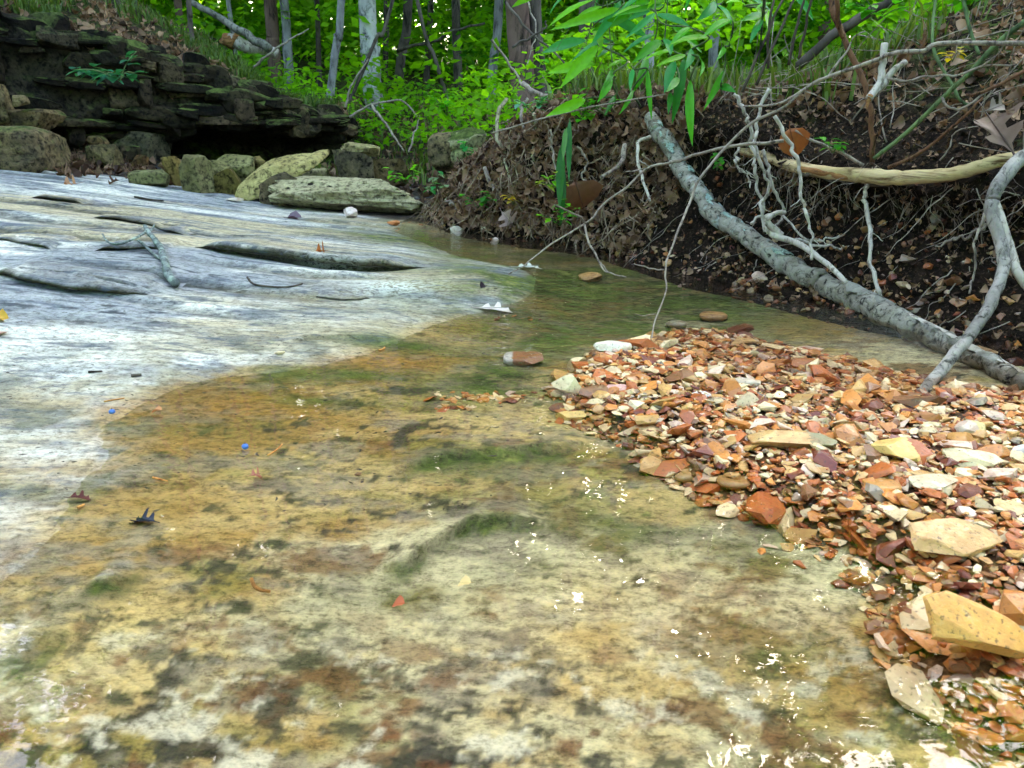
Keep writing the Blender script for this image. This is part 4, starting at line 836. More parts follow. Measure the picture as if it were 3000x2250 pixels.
# long bare branches arching over the pool
wood('bare_branch', 'long thin bare branch arching over the pool with its tip above the grey rock hump', 'branch', [(2295, 412, 2.0), (2240, 420, 2.0), (2124, 432, 2.02), (2027, 456, 2.05), (1960, 478, 2.07), (1905, 491, 2.08), (1850, 537, 2.09), (1774, 592, 2.08), (1735, 640, 2.06), (1643, 696, 2.02), (1600, 725, 1.98), (1560, 758, 1.94), (1520, 785, 1.9), (1490, 803, 1.88)], (.0048, .0016), M_TWIG,
     [([(1905, 491, 2.08), (1868, 498, 2.05), (1832, 504, 2.02)], .002, .001), ([(1715, 653, 2.05), (1700, 635, 2.0), (1660, 615, 1.98), (1625, 600, 1.95)], .0035, .002), ([(1713, 655, 2.05), (1725, 710, 1.99), (1745, 745, 1.94), (1775, 795, 1.88), (1835, 812, 1.85)], .0035, .0016), ([(1600, 725, 1.98), (1597, 710, 1.97), (1592, 695, 1.96)], .0012, .0007), ([(1760, 768, 1.91), (1782, 798, 1.88)], .002, .001)], jag=.004, seed=21)
wood('bare_branch', 'long bare branch running from the upper right down to the far edge of the gravel', 'branch', [(3060, 127, 1.7), (2770, 128, 1.78), (2700, 148, 1.8), (2622, 156, 1.82), (2571, 173, 1.84), (2424, 228, 1.88), (2377, 247, 1.89), (2300, 312, 1.9), (2210, 355, 1.92), (2133, 422, 1.93), (2085, 480, 1.92), (2040, 536, 1.9), (2015, 610, 1.86), (1981, 690, 1.8), (1955, 760, 1.74), (1948, 800, 1.7), (1953, 850, 1.65), (1920, 940, 1.57), (1905, 1015, 1.5)], (.0055, .0016), M_TWIG,
     [([(2377, 247, 1.89), (2290, 300, 1.9), (2200, 309, 1.92), (2178, 312, 1.94)], .0035, .002), ([(1945, 790, 1.7), (1900, 785, 1.7), (1857, 772, 1.7)], .002, .001), ([(1920, 920, 1.6), (1890, 925, 1.58), (1860, 920, 1.56)], .0016, .0008), ([(2424, 228, 1.88), (2480, 150, 1.88), (2500, 110, 1.88), (2535, 92, 1.88)], .003, .0012), ([(2040, 536, 1.9), (2030, 531, 1.89), (2018, 540, 1.88)], .0012, .0008)], jag=.004, seed=22)
# hanging white roots
G_H = 'white roots hanging over the undercut bank'
hang = [('leftmost white root hanging over the fallen log', [(2150, 275, 2.2), (2178, 320, 2.19), (2195, 380, 2.18), (2210, 460, 2.17), (2215, 510, 2.16), (2230, 590, 2.15), (2245, 660, 2.13)], .0058, .004),
        ('second white root from the left, winding down to the log', [(2255, 260, 2.16), (2225, 320, 2.16), (2215, 380, 2.14), (2213, 440, 2.12), (2240, 500, 2.11), (2248, 560, 2.1), (2228, 600, 2.08), (2240, 680, 2.06)], .0055, .004),
        ('white root bending right with small knots near the log', [(2235, 440, 2.13), (2250, 490, 2.12), (2270, 560, 2.11), (2296, 610, 2.10), (2290, 640, 2.08), (2272, 665, 2.06), (2285, 700, 2.04)], .0048, .003),
        ('short white root hanging left of the others', [(2165, 430, 2.2), (2160, 490, 2.19), (2185, 500, 2.18), (2198, 550, 2.17)], .004, .0022),
        ('long white root in front of the rusty leaf', [(2270, 340, 1.98), (2310, 405, 1.97), (2330, 470, 1.96), (2345, 520, 1.95), (2350, 580, 1.94), (2368, 640, 1.93), (2375, 700, 1.90), (2378, 760, 1.87)], .0052, .0036),
        ('white root hanging straight down from the middle of the pale root', [(2535, 500, 1.93), (2533, 560, 1.92), (2538, 610, 1.90), (2550, 680, 1.86), (2552, 770, 1.80), (2575, 850, 1.75), (2590, 880, 1.73)], .0058, .0042),
        ('twisted pale root looping over the top of the log', [(2200, 655, 2.06), (2240, 630, 2.07), (2300, 640, 2.06), (2350, 690, 2.0), (2400, 700, 1.98), (2460, 690, 1.97)], .004, .002),
        ('thin pale root reaching right across the dark undercut', [(2330, 700, 1.98), (2420, 720, 1.95), (2490, 722, 1.93), (2540, 715, 1.91), (2568, 708, 1.90)], .0036, .002),
        ('thin pale root under the right end of the pale root', [(2560, 575, 1.95), (2680, 570, 1.92), (2800, 550, 1.88), (2920, 545, 1.84)], .0030, .0022),
        ('thin root running down beside the bent branch', [(2930, 560, 1.66), (2890, 620, 1.66), (2862, 700, 1.64), (2858, 780, 1.62), (2840, 860, 1.60)], .0036, .0022),
        ('brown root slanting behind the bent branch', [(2910, 590, 1.72), (2870, 670, 1.72), (2800, 700, 1.74), (2740, 720, 1.76)], .005, .002)]
for k, (lab, pl, a, b) in enumerate(hang):
    sd = [(pl[len(pl)//2], (pl[len(pl)//2][0]+rr.choice((-34, 36)), pl[len(pl)//2][1]+26, pl[len(pl)//2][2]-.02)), (pl[-2], (pl[-2][0]+rr.choice((-28, 30)), pl[-2][1]+22, pl[-2][2]-.02))] if k < 7 else []
    wood('hanging_root', lab, 'root', pl, (a, b), M_WOODW if k < 8 else M_TWIG, [(list(s), .0016, .0008) for s in sd], G_H, jag=.008, wob=.45, seed=100+k, n=48)
# sticks and stems standing on the bank
X_ = thing('broken_stick', 'bleached forked broken stick standing up on the soil slope', 'stick', PD(2545, 290, 1.8))
part('stem', *tube(pts_px([(2592, 128, 1.86), (2585, 190, 1.84), (2578, 240, 1.82), (2545, 290, 1.8)]), .0075, .0085, 24, 9, .15, .002, 31), M_WOODW, X_)
part('fork', *tube(pts_px([(2652, 182, 1.84), (2620, 205, 1.83), (2590, 245, 1.82), (2560, 275, 1.81)]), .0068, .0085, 20, 9, .2, .002, 32), M_WOODW, X_)
part('torn_end', *tube(pts_px([(2550, 283, 1.8), (2543, 300, 1.795), (2538, 320, 1.79)]), .0075, .001, 8, 7, .6, .002, 33), M_RUSTB, X_)
wood('brown_stem', 'dark reddish brown stem standing up from the pale root', 'stem', [(2555, 480, 1.97), (2556, 400, 1.97), (2545, 290, 1.98), (2520, 210, 2.0), (2470, 110, 2.03), (2445, 40, 2.06), (2425, -60, 2.1)], (.0065, .0075), M_BROWN, [([(2470, 110, 2.03), (2455, 60, 2.02), (2452, -40, 2.0)], .006, .006), ([(2556, 400, 1.97), (2575, 390, 1.96), (2595, 345, 1.95)], .004, .002)], jag=.004, seed=41)
wood('green_briar', 'straight green briar stem slanting up to the right from the pale root', 'stem', [(2560, 465, 1.94), (2660, 385, 1.9), (2790, 260, 1.84), (2840, 215, 1.82), (2930, 120, 1.79), (3060, 20, 1.75)], (.0050, .0065), M_GREENSTEM, [([(2720, 330, 1.87), (2728, 316, 1.86)], .001, .0003), ([(2890, 160, 1.8), (2880, 146, 1.8)], .001, .0003)], seed=42)
wood('green_briar', 'pale green stem curving down between the twigs at upper right', 'stem', [(2745, -40, 2.0), (2732, 90, 1.95), (2740, 160, 1.92), (2790, 250, 1.88), (2810, 290, 1.86), (2835, 308, 1.85)], (.0036, .0036), M_GREENSTEM, seed=43)
wood('green_briar', 'light green stem dropping from the top right to the leaf litter', 'stem', [(2815, -40, 1.95), (2840, 80, 1.9), (2868, 160, 1.86)], (.0042, .0036), M_GREENSTEM, seed=44)
wood('twig', 'pinkish twig rising right from the pale root towards the big leaf', 'twig', [(2600, 492, 1.9), (2680, 455, 1.88), (2740, 415, 1.86), (2840, 325, 1.82), (2880, 285, 1.81)], (.0046, .0028), M_BROWN, jag=.003, seed=45)
wood('twig', 'pale twig lying on the soil left of the brown stem', 'twig', [(2330, 382, 2.02), (2390, 415, 1.99), (2460, 445, 1.97), (2530, 485, 1.95)], (.0030, .0046), M_TWIG, jag=.002, seed=46)
wood('twig', 'thin pale twig running right above the mossy soil', 'twig', [(2600, 230, 1.8), (2650, 240, 1.79), (2710, 222, 1.79), (2800, 222, 1.78), (2870, 198, 1.77), (2975, 190, 1.75)], (.003, .002), M_TWIG, [([(2870, 198, 1.77), (2930, 150, 1.76), (2975, 40, 1.74)], .002, .0012)], jag=.003, seed=47)
wood('twig', 'hooked twig hanging above the big brown leaf', 'twig', [(2760, 285, 1.75), (2775, 310, 1.74), (2805, 322, 1.74), (2850, 300, 1.73), (2890, 270, 1.72), (2905, 265, 1.72)], (.003, .002), M_TWIG, jag=.003, seed=48)
wood('twig', 'long brown twig crossing the upper right corner', 'twig', [(3040, 190, 1.66), (2920, 250, 1.68), (2860, 275, 1.69), (2830, 278, 1.7)], (.004, .003), M_BROWN, jag=.003, seed=49)
wood('dead_branch', 'dark mossy branch lying at the top of the soil slope', 'branch', [(2330, 200, 2.5), (2440, 105, 2.5), (2560, 30, 2.5), (2640, -10, 2.5)], (.014, .016), M_TRUNK, jag=.004, seed=50)
wood('pale_root', 'stubby pale root curling out of the bank left of the fallen log', 'root', [(1830, 425, 2.62), (1822, 470, 2.55), (1800, 495, 2.5), (1760, 520, 2.46)], (.009, .005), M_TWIG, jag=.003, wob=.3, seed=51)
wood('hanging_root', 'pale root bent like a hook left of the fallen log', 'root', [(1905, 400, 2.55), (1870, 420, 2.5), (1872, 480, 2.44), (1885, 530, 2.4), (1905, 590, 2.36)], (.006, .004), M_WOODW, [([(1872, 470, 2.45), (1890, 480, 2.43), (1905, 492, 2.42)], .002, .001)], G_H, jag=.005, seed=52)
for k, (a0, b0, a1, b1, lab) in enumerate([(2310, -30, 2175, 270, 'leftmost of the dark slanting stems above the white roots'), (2335, -30, 2215, 250, 'second dark slanting stem above the white roots'), (2365, -30, 2310, 190, 'third dark slanting stem above the white roots'), (2270, -30, 2250, 200, 'dark upright stem between the cane leaves and the leaf litter'), (2385, -30, 2340, 170, 'rightmost of the dark slanting stems')]):
    wood('dark_stem', lab, 'stem', [(a1, b1, 2.25), ((a0+a1)/2+rr.uniform(-8, 8), (b0+b1)/2, 2.22), (a0, b0, 2.2)], (.0042, .003), M_TRUNK, jag=.003, seed=60+k, group='dark stems on the bank top')
# vines on the leaf covered bank
for k, (lab, pl, r_) in enumerate([('pale vine hanging from the bank top beside the mossy boulder', [(1485, 290, 3.3), (1462, 335, 3.2), (1458, 390, 3.14), (1475, 450, 3.08), (1492, 510, 3.02), (1525, 550, 2.98), (1540, 568, 2.96)], .008), ('long grey brown vine running down the leaf covered bank', [(1420, 490, 3.1), (1440, 545, 3.05), (1475, 590, 3.0), (1500, 630, 2.97), (1512, 650, 2.95)], .009), ('short pale vine in the middle of the leaf covered bank', [(1545, 290, 3.2), (1525, 320, 3.15), (1535, 390, 3.1), (1540, 425, 3.08)], .007), ('grey vine hanging right of the pale vine', [(1565, 330, 3.1), (1570, 400, 3.04), (1562, 470, 2.99)], .007), ('thin vine crossing the leaf litter left of the broad blades', [(1612, 380, 2.9), (1622, 450, 2.86), (1635, 520, 2.82), (1622, 545, 2.8)], .004), ('twiggy vine in the dark gap beside the broad blades', [(1690, 430, 2.75), (1720, 470, 2.72), (1705, 520, 2.7), (1735, 545, 2.66)], .004), ('yellowish vine under the purple leaves', [(1515, 560, 2.98), (1512, 610, 2.95), (1490, 640, 2.94)], .004), ('short grey vine at the water edge of the leaf bank', [(1305, 585, 3.2), (1325, 600, 3.18), (1350, 612, 3.16)], .005), ('thin long stalk lying across the top of the leaf bank', [(1440, 390, 3.0), (1600, 345, 2.8), (1750, 310, 2.6), (1950, 276, 2.4)], .0035)]):
    wood('vine', lab, 'vine', pl, (r_, r_*.7), M_TWIG if k % 3 else m_bark('olive_vine%d' % k, (.24, .22, .13), (.38, .34, .22), (.08, .07, .05), 60), jag=.010 if k < 8 else .002, wob=.25, seed=80+k, n=36, group='vines on the leaf covered bank')
# fine roots
pieces = []
for k in range(520):
    s = rg.uniform(.16, .78); t0 = rg.uniform(4.6, 8.2); p, n = bank.at(s, t0); p = p[0]; n = n[0]
    if n[1] > 0: n = -n
    L_ = rg.uniform(.04, .16); q = [p+n*.01]
    for i in range(4): q.append(q[-1]+np.array([rg.normal(0, .014), rg.normal(-.006, .012), -L_/4*rg.uniform(.4, 1.2)]))
    r_ = rg.uniform(.0004, .0011); V, F = tube(q, r_, r_*.4, 9, 4, 0, .006, k); pieces.append((V, F))
kind(link('fine_roots', new_mesh('fine_roots', *merge(pieces), True), m_bark('fine_root', (.12, .08, .06), (.26, .2, .16), (.05, .035, .03), 70)), 'stuff', 'tangle of fine hanging roots on the bank')

pieces = []
for k in range(620):
    s = rg.uniform(.50, .78); p, n = bank.at(s, rg.uniform(1.5, 8.8)); p = p[0]; n = n[0]; n = n if n[1] < 0 else -n
    a = rg.uniform(-2.4, -.6); L_ = rg.uniform(.06, .24); d = np.array([math.cos(a), rg.normal(-.1, .25), math.sin(a)]); q = [p+n*rg.uniform(.01, .05)]
    for i in range(4): q.append(q[-1]+d*L_/4+rg.normal(0, .012, 3))
    r_ = rg.uniform(.0010, .0034); pieces.append(tube(q, r_, r_*.5, 10, 5, 0, .006, k))
kind(link('twig_tangle', new_mesh('twig_tangle', *merge(pieces), True), m_bark('tangle_twig', (.15, .10, .065), (.38, .29, .20), (.05, .03, .02), 60)), 'stuff', 'tangle of brown twigs and vine stems on the far bank')
pieces = []; s_ = rg.uniform(.10, .66, 5200); t_s = rg.uniform(.6, 10.5, 5200); pts, nrm = bank.at(s_, t_s)
for k in range(len(pts)):
    V, F = HULL[k % 16]; s = np.clip(np.exp(rg.normal(math.log(.006), .5)), .002, .02); pieces.append((V*s@rotmat(*rg.uniform(-2, 2, 3)).T+pts[k], F))
kind(link('soil_clods', new_mesh('soil_clods', *merge(pieces), False, {'moss': np.zeros(sum(len(p[0]) for p in pieces))}), M_SOIL), 'stuff', 'crumbly dark brown clods of the soil bank')

pieces = []
for k in range(150):
    p, n = bank.at(rg.uniform(.12, .52), rg.uniform(7.2, 10.2)); p = p[0]+np.array([0, -.01, rg.uniform(.005, .09)]); a = rg.uniform(-.5, 1.3) if k % 3 else rg.uniform(1.2, 2.0); L_ = rg.uniform(.08, .38)
    d = np.array([math.cos(a), rg.normal(-.1, .3), math.sin(a)]); q = [p-d*L_*.3]
    for i in range(4): q.append(q[-1]+d*L_/4+rg.normal(0, .009, 3))
    r_ = rg.uniform(.0008, .0024); pieces.append(tube(q, r_, r_*.5, 12, 5, 0, .006, k))
kind(link('fine_twigs', new_mesh('fine_twigs', *merge(pieces), True), M_TWIG), 'stuff', 'thin twigs criss-crossing the soil slope')

pieces = []
for k in range(230):
    s = rg.uniform(.16, .56); p, n = bank.at(s, rg.uniform(1.5, 7.5)); p = p[0]; n = n[0]; n = n if n[1] < 0 else -n; q = [p+n*.008]; L_ = rg.uniform(.08, .26); a = rg.uniform(-2.7, -.4)
    for i in range(5): q.append(q[-1]+np.array([math.cos(a)*L_/5, 0, math.sin(a)*L_/5])+rg.normal(0, .010, 3)+n*.003)
    r_ = rg.uniform(.0006, .0018); pieces.append(tube(q, r_, r_*.4, 14, 5, 0, .006, k))
kind(link('pale_rootlets', new_mesh('pale_rootlets', *merge(pieces), True), M_TWIG), 'stuff', 'pale rootlets straggling over the soil face')

# ------------------------------------------------------------------ leaf litter
LEAFK = [leaf(1, .8, OVATE, .5, .3, .5), leaf(1, .55, OVATE, -.6, .5, .8), leaf(1, .9, OAK, .4, .2, .4), leaf(1, .7, OAK, -.8, .5, 1.0, .6), leaf(1, .4, OVATE, .9, .6, 1.0, 1.0)]
def litter(name, label, pts, nrm, size, spread, mat_, tint, hang=0.0):
    Vs, Fs, Ts, cnt = [], [], [], 0
    for k in range(len(pts)):
        V, F = LEAFK[k % 5]; s = size*rg.uniform(.55, 1.5); n = Vector(nrm[k])
        n = (n+Vector(rg.normal(0, spread, 3))).normalized(); q = n.to_track_quat('Z', 'Y').to_matrix()@Matrix.Rotation(rg.uniform(0, 6.28), 3, 'Z')
        V = (V-np.array([.5, 0, 0]))*s@np.array(q).T+pts[k]+np.array(nrm[k])*rg.uniform(.0, .5)*s
        if hang: V[:, 2] -= 0
        Vs.append(V); Fs.append(F+cnt); Ts.append(np.full(len(V), np.clip(rg.normal(*tint), 0, 1))); cnt += len(V)
    return kind(link(name, new_mesh(name, np.concatenate(Vs), np.concatenate(Fs), True, {'tint': np.concatenate(Ts)}), mat_), 'stuff', label)
def up_n(n): n = n.copy(); n[n[:, 2] < -.2] *= -1; return n
pA, nA = bank.at(rg.uniform(.50, .80, 5200), rg.uniform(1.6, 9, 5200)); litter('leaf_litter', 'brown curled leaves covering the far bank', pA, nA, .030, .7, M_LITTER, (.45, .28))
pB, nB = bank.at(rg.uniform(.10, .50, 1500), 7.6+rg.gamma(2., 1.0, 1500)); litter('leaf_litter', 'scattered dead leaves on the soil slope at right', pB, nB, .027, .6, M_LITTER, (.6, .25))
pB2, nB2 = bank.at(rg.uniform(.12, .55, 5200), rg.uniform(7.0, 11.5, 5200)); litter('soil_crumbs', 'bark bits and crumbs on the soil slope', pB2, nB2, .010, .6, M_LITTER, (.30, .22))
pH, nH = bank.at(rg.uniform(.14, .56, 1100), rg.uniform(.8, 6.5, 1100)); litter('leaf_bits', 'torn leaf bits stuck on the soil face', pH, nH, .016, .6, M_LITTER, (.4, .3))
pC, nC = ledge.at(rg.uniform(.18, .85, 2600), rg.uniform(9.6, 12.6, 2600)); litter('leaf_litter', 'dead leaves on the hillside above the ledge', pC, nC, .042, .45, M_LITTER, (.55, .3))
gxs, gys = rg.uniform(-1.6, 1.2, 2200), rg.uniform(4.4, 9, 2200); pD_ = np.array([tuple(DROP(a, b)) for a, b in zip(gxs, gys)]); litter('leaf_litter', 'dead leaves on the ground in the gap behind the slabs', pD_, np.tile([0, 0, 1.], (2200, 1)), .05, .5, M_LITTER, (.5, .3))
pE = np.array([tuple(HIT(rg.normal(240, 42), rg.normal(470, 22), -.0, .015*rg.random())) for _ in range(420)]); litter('leaf_pile', 'pile of purple brown dead leaves and roots at the ledge foot', pE, np.tile([0, -.5, .8], (420, 1)), .05, .9, M_LITTER, (.18, .18))
pF = np.array([tuple(DROP(a, b)) for a, b in zip(rg.uniform(-2.6, -.3, 900), rg.uniform(3.85, 5.2, 900))]); litter('leaf_litter', 'dark dead leaves among the rocks below the ledge', pF, np.tile([0, -.1, 1.], (900, 1)), .04, .6, M_LITTER, (.2, .2))
def one_leaf(name, label, box, col, outline=OAK, width=.5, droop=.3, fold=.25, curl=.6, nrm=(0, -.3, 1), rz=0.0, Y=None, lift=.004, cat='leaf', twist=0.0, stalk=True):
    x0, y0, x1, y1 = box; c = HIT((x0+x1)/2, (y0+y1)/2) if Y is None else PD((x0+x1)/2, (y0+y1)/2, Y); Lm = PXW(math.hypot(x1-x0, (y1-y0)), c.y)
    if Y is None and c.z < .003: c = P((x0+x1)/2, (y0+y1)/2, .003)
    V, F = leaf(1, width, outline, droop, fold, curl, twist); V = V-np.array([.5, 0, 0]); q = Vector(nrm).normalized().to_track_quat('Z', 'Y').to_matrix()@Matrix.Rotation(rz, 3, 'Z')
    o = thing(name, label, cat, c+Vector((0, 0, lift)), 'single fallen leaves')
    b = link('blade', new_mesh('blade', V*Lm@np.array(q).T, F, True), M_DEAD, o); b.color = (*col, 1)
    if stalk:
        e = np.array(q)@np.array([-.5, 0, 0])*Lm; e2 = np.array(q)@np.array([-.68, .05, .02])*Lm; m_ = np.array(q)@np.array([.35, 0, .01])*Lm
        st = link('stalk', new_mesh('stalk', *tube([e2, e, m_*.2, m_], .018*Lm, .006*Lm, 12, 4, 0)), M_DEAD, b); st.color = (*(np.array(col)*.6), 1)
    return o
one_leaf('fallen_leaf', 'big curled brown oak leaf leaning on twigs at the right edge', (2830, 300, 2985, 430), (.20, .13, .10), OAK, .42, .5, .35, .6, (-.5, -.8, .5), 2.2, Y=1.72, twist=.5)
one_leaf('fallen_leaf', 'pale grey curled oak leaf above the big brown one', (2900, 280, 2985, 340), (.26, .20, .17), OAK, .42, .6, .3, .6, (-.2, -.7, .7), .5, Y=1.68)
one_leaf('fallen_leaf', 'rusty orange leaf hanging at the left end of the pale root', (2295, 395, 2360, 470), (.34, .12, .04), OVATE, .6, .7, .5, .6, (-.3, -.9, .2), -1.2, Y=2.02)
one_leaf('fallen_leaf', 'pale pinkish white leaf lying at the wet edge of the bedrock', (1402, 890, 1502, 922), (.68, .60, .56), OAK, .4, .15, .12, .2, (0, -.1, 1), .0)
one_leaf('fallen_leaf', 'white leaf floating in the pool beyond the grey hump', (1512, 770, 1590, 796), (.62, .62, .56), OAK, .4, .15, .1, .2, (0, -.05, 1), .3)
one_leaf('fallen_leaf', 'orange brown curled leaf on the dry bedrock', (925, 726, 978, 750), (.42, .13, .03), OAK, .5, 1.0, .5, 1.2, (.1, -.5, 1), .1)
one_leaf('fallen_leaf', 'dry brown leaf at the far end of the bedrock', (185, 532, 250, 550), (.42, .22, .12), OAK, .5, .9, .5, .9, (0, -.4, 1), .3)
one_leaf('fallen_leaf', 'small dark purple leaf on the grey hump', (1408, 832, 1440, 854), (.045, .03, .045), OVATE, .6, .8, .5, .8, (0, -.7, .6), .8)
one_leaf('fallen_leaf', 'yellow leaf at the left edge of the photo', (-5, 928, 36, 948), (.62, .38, .06), OVATE, .7, .8, .4, .8, (0, -.3, 1), .2)
one_leaf('fallen_leaf', 'dark blue wet leaf lying in the shallow water', (365, 1496, 465, 1536), (.02, .024, .045), OAK, .45, .25, .25, .5, (0, 0, 1), -.3, lift=-.002)
one_leaf('fallen_leaf', 'small pinkish red leaf in the shallow water', (733, 1383, 785, 1408), (.40, .16, .11), OAK, .5, .8, .4, .8, (0, -.2, 1), .4)
one_leaf('fallen_leaf', 'tiny orange leaf fragment in the water near the left blue berry', (440, 1202, 476, 1214), (.60, .28, .12), OVATE, .5, .3, .3, .5, (0, 0, 1), 0)
one_leaf('fallen_leaf', 'small red brown leaf scrap beneath the clear water', (1146, 1768, 1186, 1788), (.38, .10, .04), OVATE, .8, .3, .2, .4, (0, 0, 1), 0)
one_leaf('fallen_leaf', 'small yellowish chip of leaf under the clear water', (1338, 1706, 1380, 1728), (.62, .46, .2), OVATE, .7, .3, .2, .4, (0, 0, 1), 0)
one_leaf('fallen_leaf', 'dark red twin leaf scrap at the left in shallow water', (203, 1448, 266, 1476), (.10, .025, .02), OAK, .4, .3, .3, .4, (0, -.1, 1), .2)
one_leaf('fallen_leaf', 'large reddish brown leaf hanging from the bank beside the broad blades', (1665, 550, 1740, 630), (.17, .075, .04), OVATE, .75, .8, .4, .6, (.1, -.9, .3), -1.3, Y=2.62)
one_leaf('fallen_leaf', 'pale pink leaf hanging above the water at the bank foot', (1465, 628, 1520, 672), (.48, .34, .32), OAK, .6, .8, .4, .8, (-.2, -.9, .4), -.8, Y=2.86)
one_leaf('fallen_leaf', 'dark leaf on the wet rock before the long pitted slab', (845, 632, 900, 648), (.16, .11, .16), OVATE, .5, .5, .3, .6, (0, -.2, 1), .1)
# forked twig and small debris on the bedrock
def on_bed(lst, lift=.004): return [HIT(a, b, 0, lift) for a, b in lst]
TW = thing('forked_twig', 'grey green forked twig lying on the dry bedrock', 'twig', HIT(517, 848))
M_TW = m_bark('lichened_twig', (.10, .12, .12), (.27, .31, .30), (.03, .03, .03), 80, (1, 1, 1), lichen=(.35, .42, .36))
part('stem', *tube(on_bed([(427, 676), (436, 692), (455, 718), (470, 735), (480, 762), (488, 792), (498, 826), (517, 848)], .014), .0065, .010, 40, 9, .2, .002, 1), M_TW, TW)
part('side_twig', *tube([Vector(v)+Vector((0, 0, h)) for v, h in zip(on_bed([(433, 695), (405, 712), (355, 727), (318, 720), (303, 702)]), (.014, .012, .008, .006, .012))], .004, .0022, 24, 7, .2, .002, 2), M_TW, TW)
part('side_twig', *tube(on_bed([(407, 716), (440, 742), (482, 776)], .010), .0035, .004, 16, 7, .2, .002, 3), M_TW, TW)
part('side_twig', *tube([Vector(v)+Vector((0, 0, h)) for v, h in zip(on_bed([(437, 694), (447, 690), (456, 680)]), (.014, .012, .02))], .004, .002, 10, 6, .2, .001, 4), M_TW, TW)
def debris(name, label, lst, r, mat_, cat='twig'):
    pl = on_bed(lst, r*1.0)
    pl = [Vector((q.x, q.y, max(q.z, .002))) for q in pl]
    o = link(name, new_mesh(name, *tube(pl, r, r*.7, 14, 6, .2, 0, 5)), mat_); return tag(o, label, cat, 'small debris on the bedrock')
M_ORN = m_bark('orange_needle', (.50, .20, .05), (.62, .32, .10), (.25, .08, .02), 90, bump=.2)
for lab, lst, r, m_ in [('thin dark curved twig on the bedrock below the ledge step', [(725, 816), (745, 836), (800, 843), (850, 843), (886, 834)], .0028, M_TRUNK), ('orange needle in the wet rock right of the blue berry', [(788, 1358), (812, 1345), (830, 1328)], .0014, M_ORN), ('short orange needle left of the pinkish red leaf', [(450, 1411), (470, 1417), (493, 1424)], .0016, M_ORN), ('curved brown stalk under the clear water in front', [(743, 1742), (752, 1764), (770, 1778), (798, 1784)], .0022, m_bark('brown_stalk', (.30, .12, .03), (.38, .17, .05), (.1, .04, .01), 90)), ('short red brown needle near the dark red leaf scrap', [(228, 1492), (240, 1488), (248, 1484)], .002, M_ORN), ('thin orange needle on the film of water by the left berry', [(305, 1178), (340, 1172), (365, 1168)], .0012, M_ORN), ('black twig scrap at the edge of the dry rock', [(260, 1093), (300, 1091)], .0022, M_TRUNK), ('dark twig scrap beside the black one', [(385, 1105), (415, 1102)], .003, M_TRUNK), ('thin dark twig on the far bedrock', [(395, 580), (440, 588), (480, 592)], .005, M_TRUNK), ('red brown needle on the wet rock near the bar', [(1110, 1030), (1122, 1028), (1128, 1022)], .002, M_ORN)]:
    debris('twig_scrap', lab, lst, r, m_)
mb, tb = mat('blue_berry'); out(tb, princ(tb, ramp(tb, noise(tb, coords(tb), 6, 3), [(.3, (.05, .11, .36)), (.7, (.12, .24, .62))]), .4))
for lab, a, b in (('blue berry on the wet rock at left', 328, 1206), ('blue berry in the shallow water right of the other one', 718, 1308)):
    h_ = P(a, b, .004); V, F = rock_shape(3, 2, 0, .03, 3, scale=(.0048, .0048, .0044)); o = thing('berry', lab, 'berry', h_, 'blue berries')
    link('fruit', new_mesh('fruit', V, F), mb, o); V2, F2 = tube([(0, 0, .004), (.0006, 0, .0058)], .0012, .0008, 6, 6, .1); link('calyx', new_mesh('calyx', V2, F2), M_TRUNK, o)
Vs = []
for k in range(420):
    a, b = rg.uniform(0, 1500), rg.uniform(620, 1500); h_ = HIT(a, b)
    if h_.y > 3.4 or h_.x > .1: continue
    V, F = HULL[k % 16]; s = rg.uniform(.0012, .0032); Vs.append((V*np.array([s*rg.uniform(1, 3), s, s*.6])@rotmat(0, 0, rg.normal(0, .6)).T+np.array(h_), F))
kind(link('crumbs', new_mesh('crumbs', *merge(Vs), False), M_TRUNK), 'stuff', 'dark crumbs of bark and soil on the bedrock')

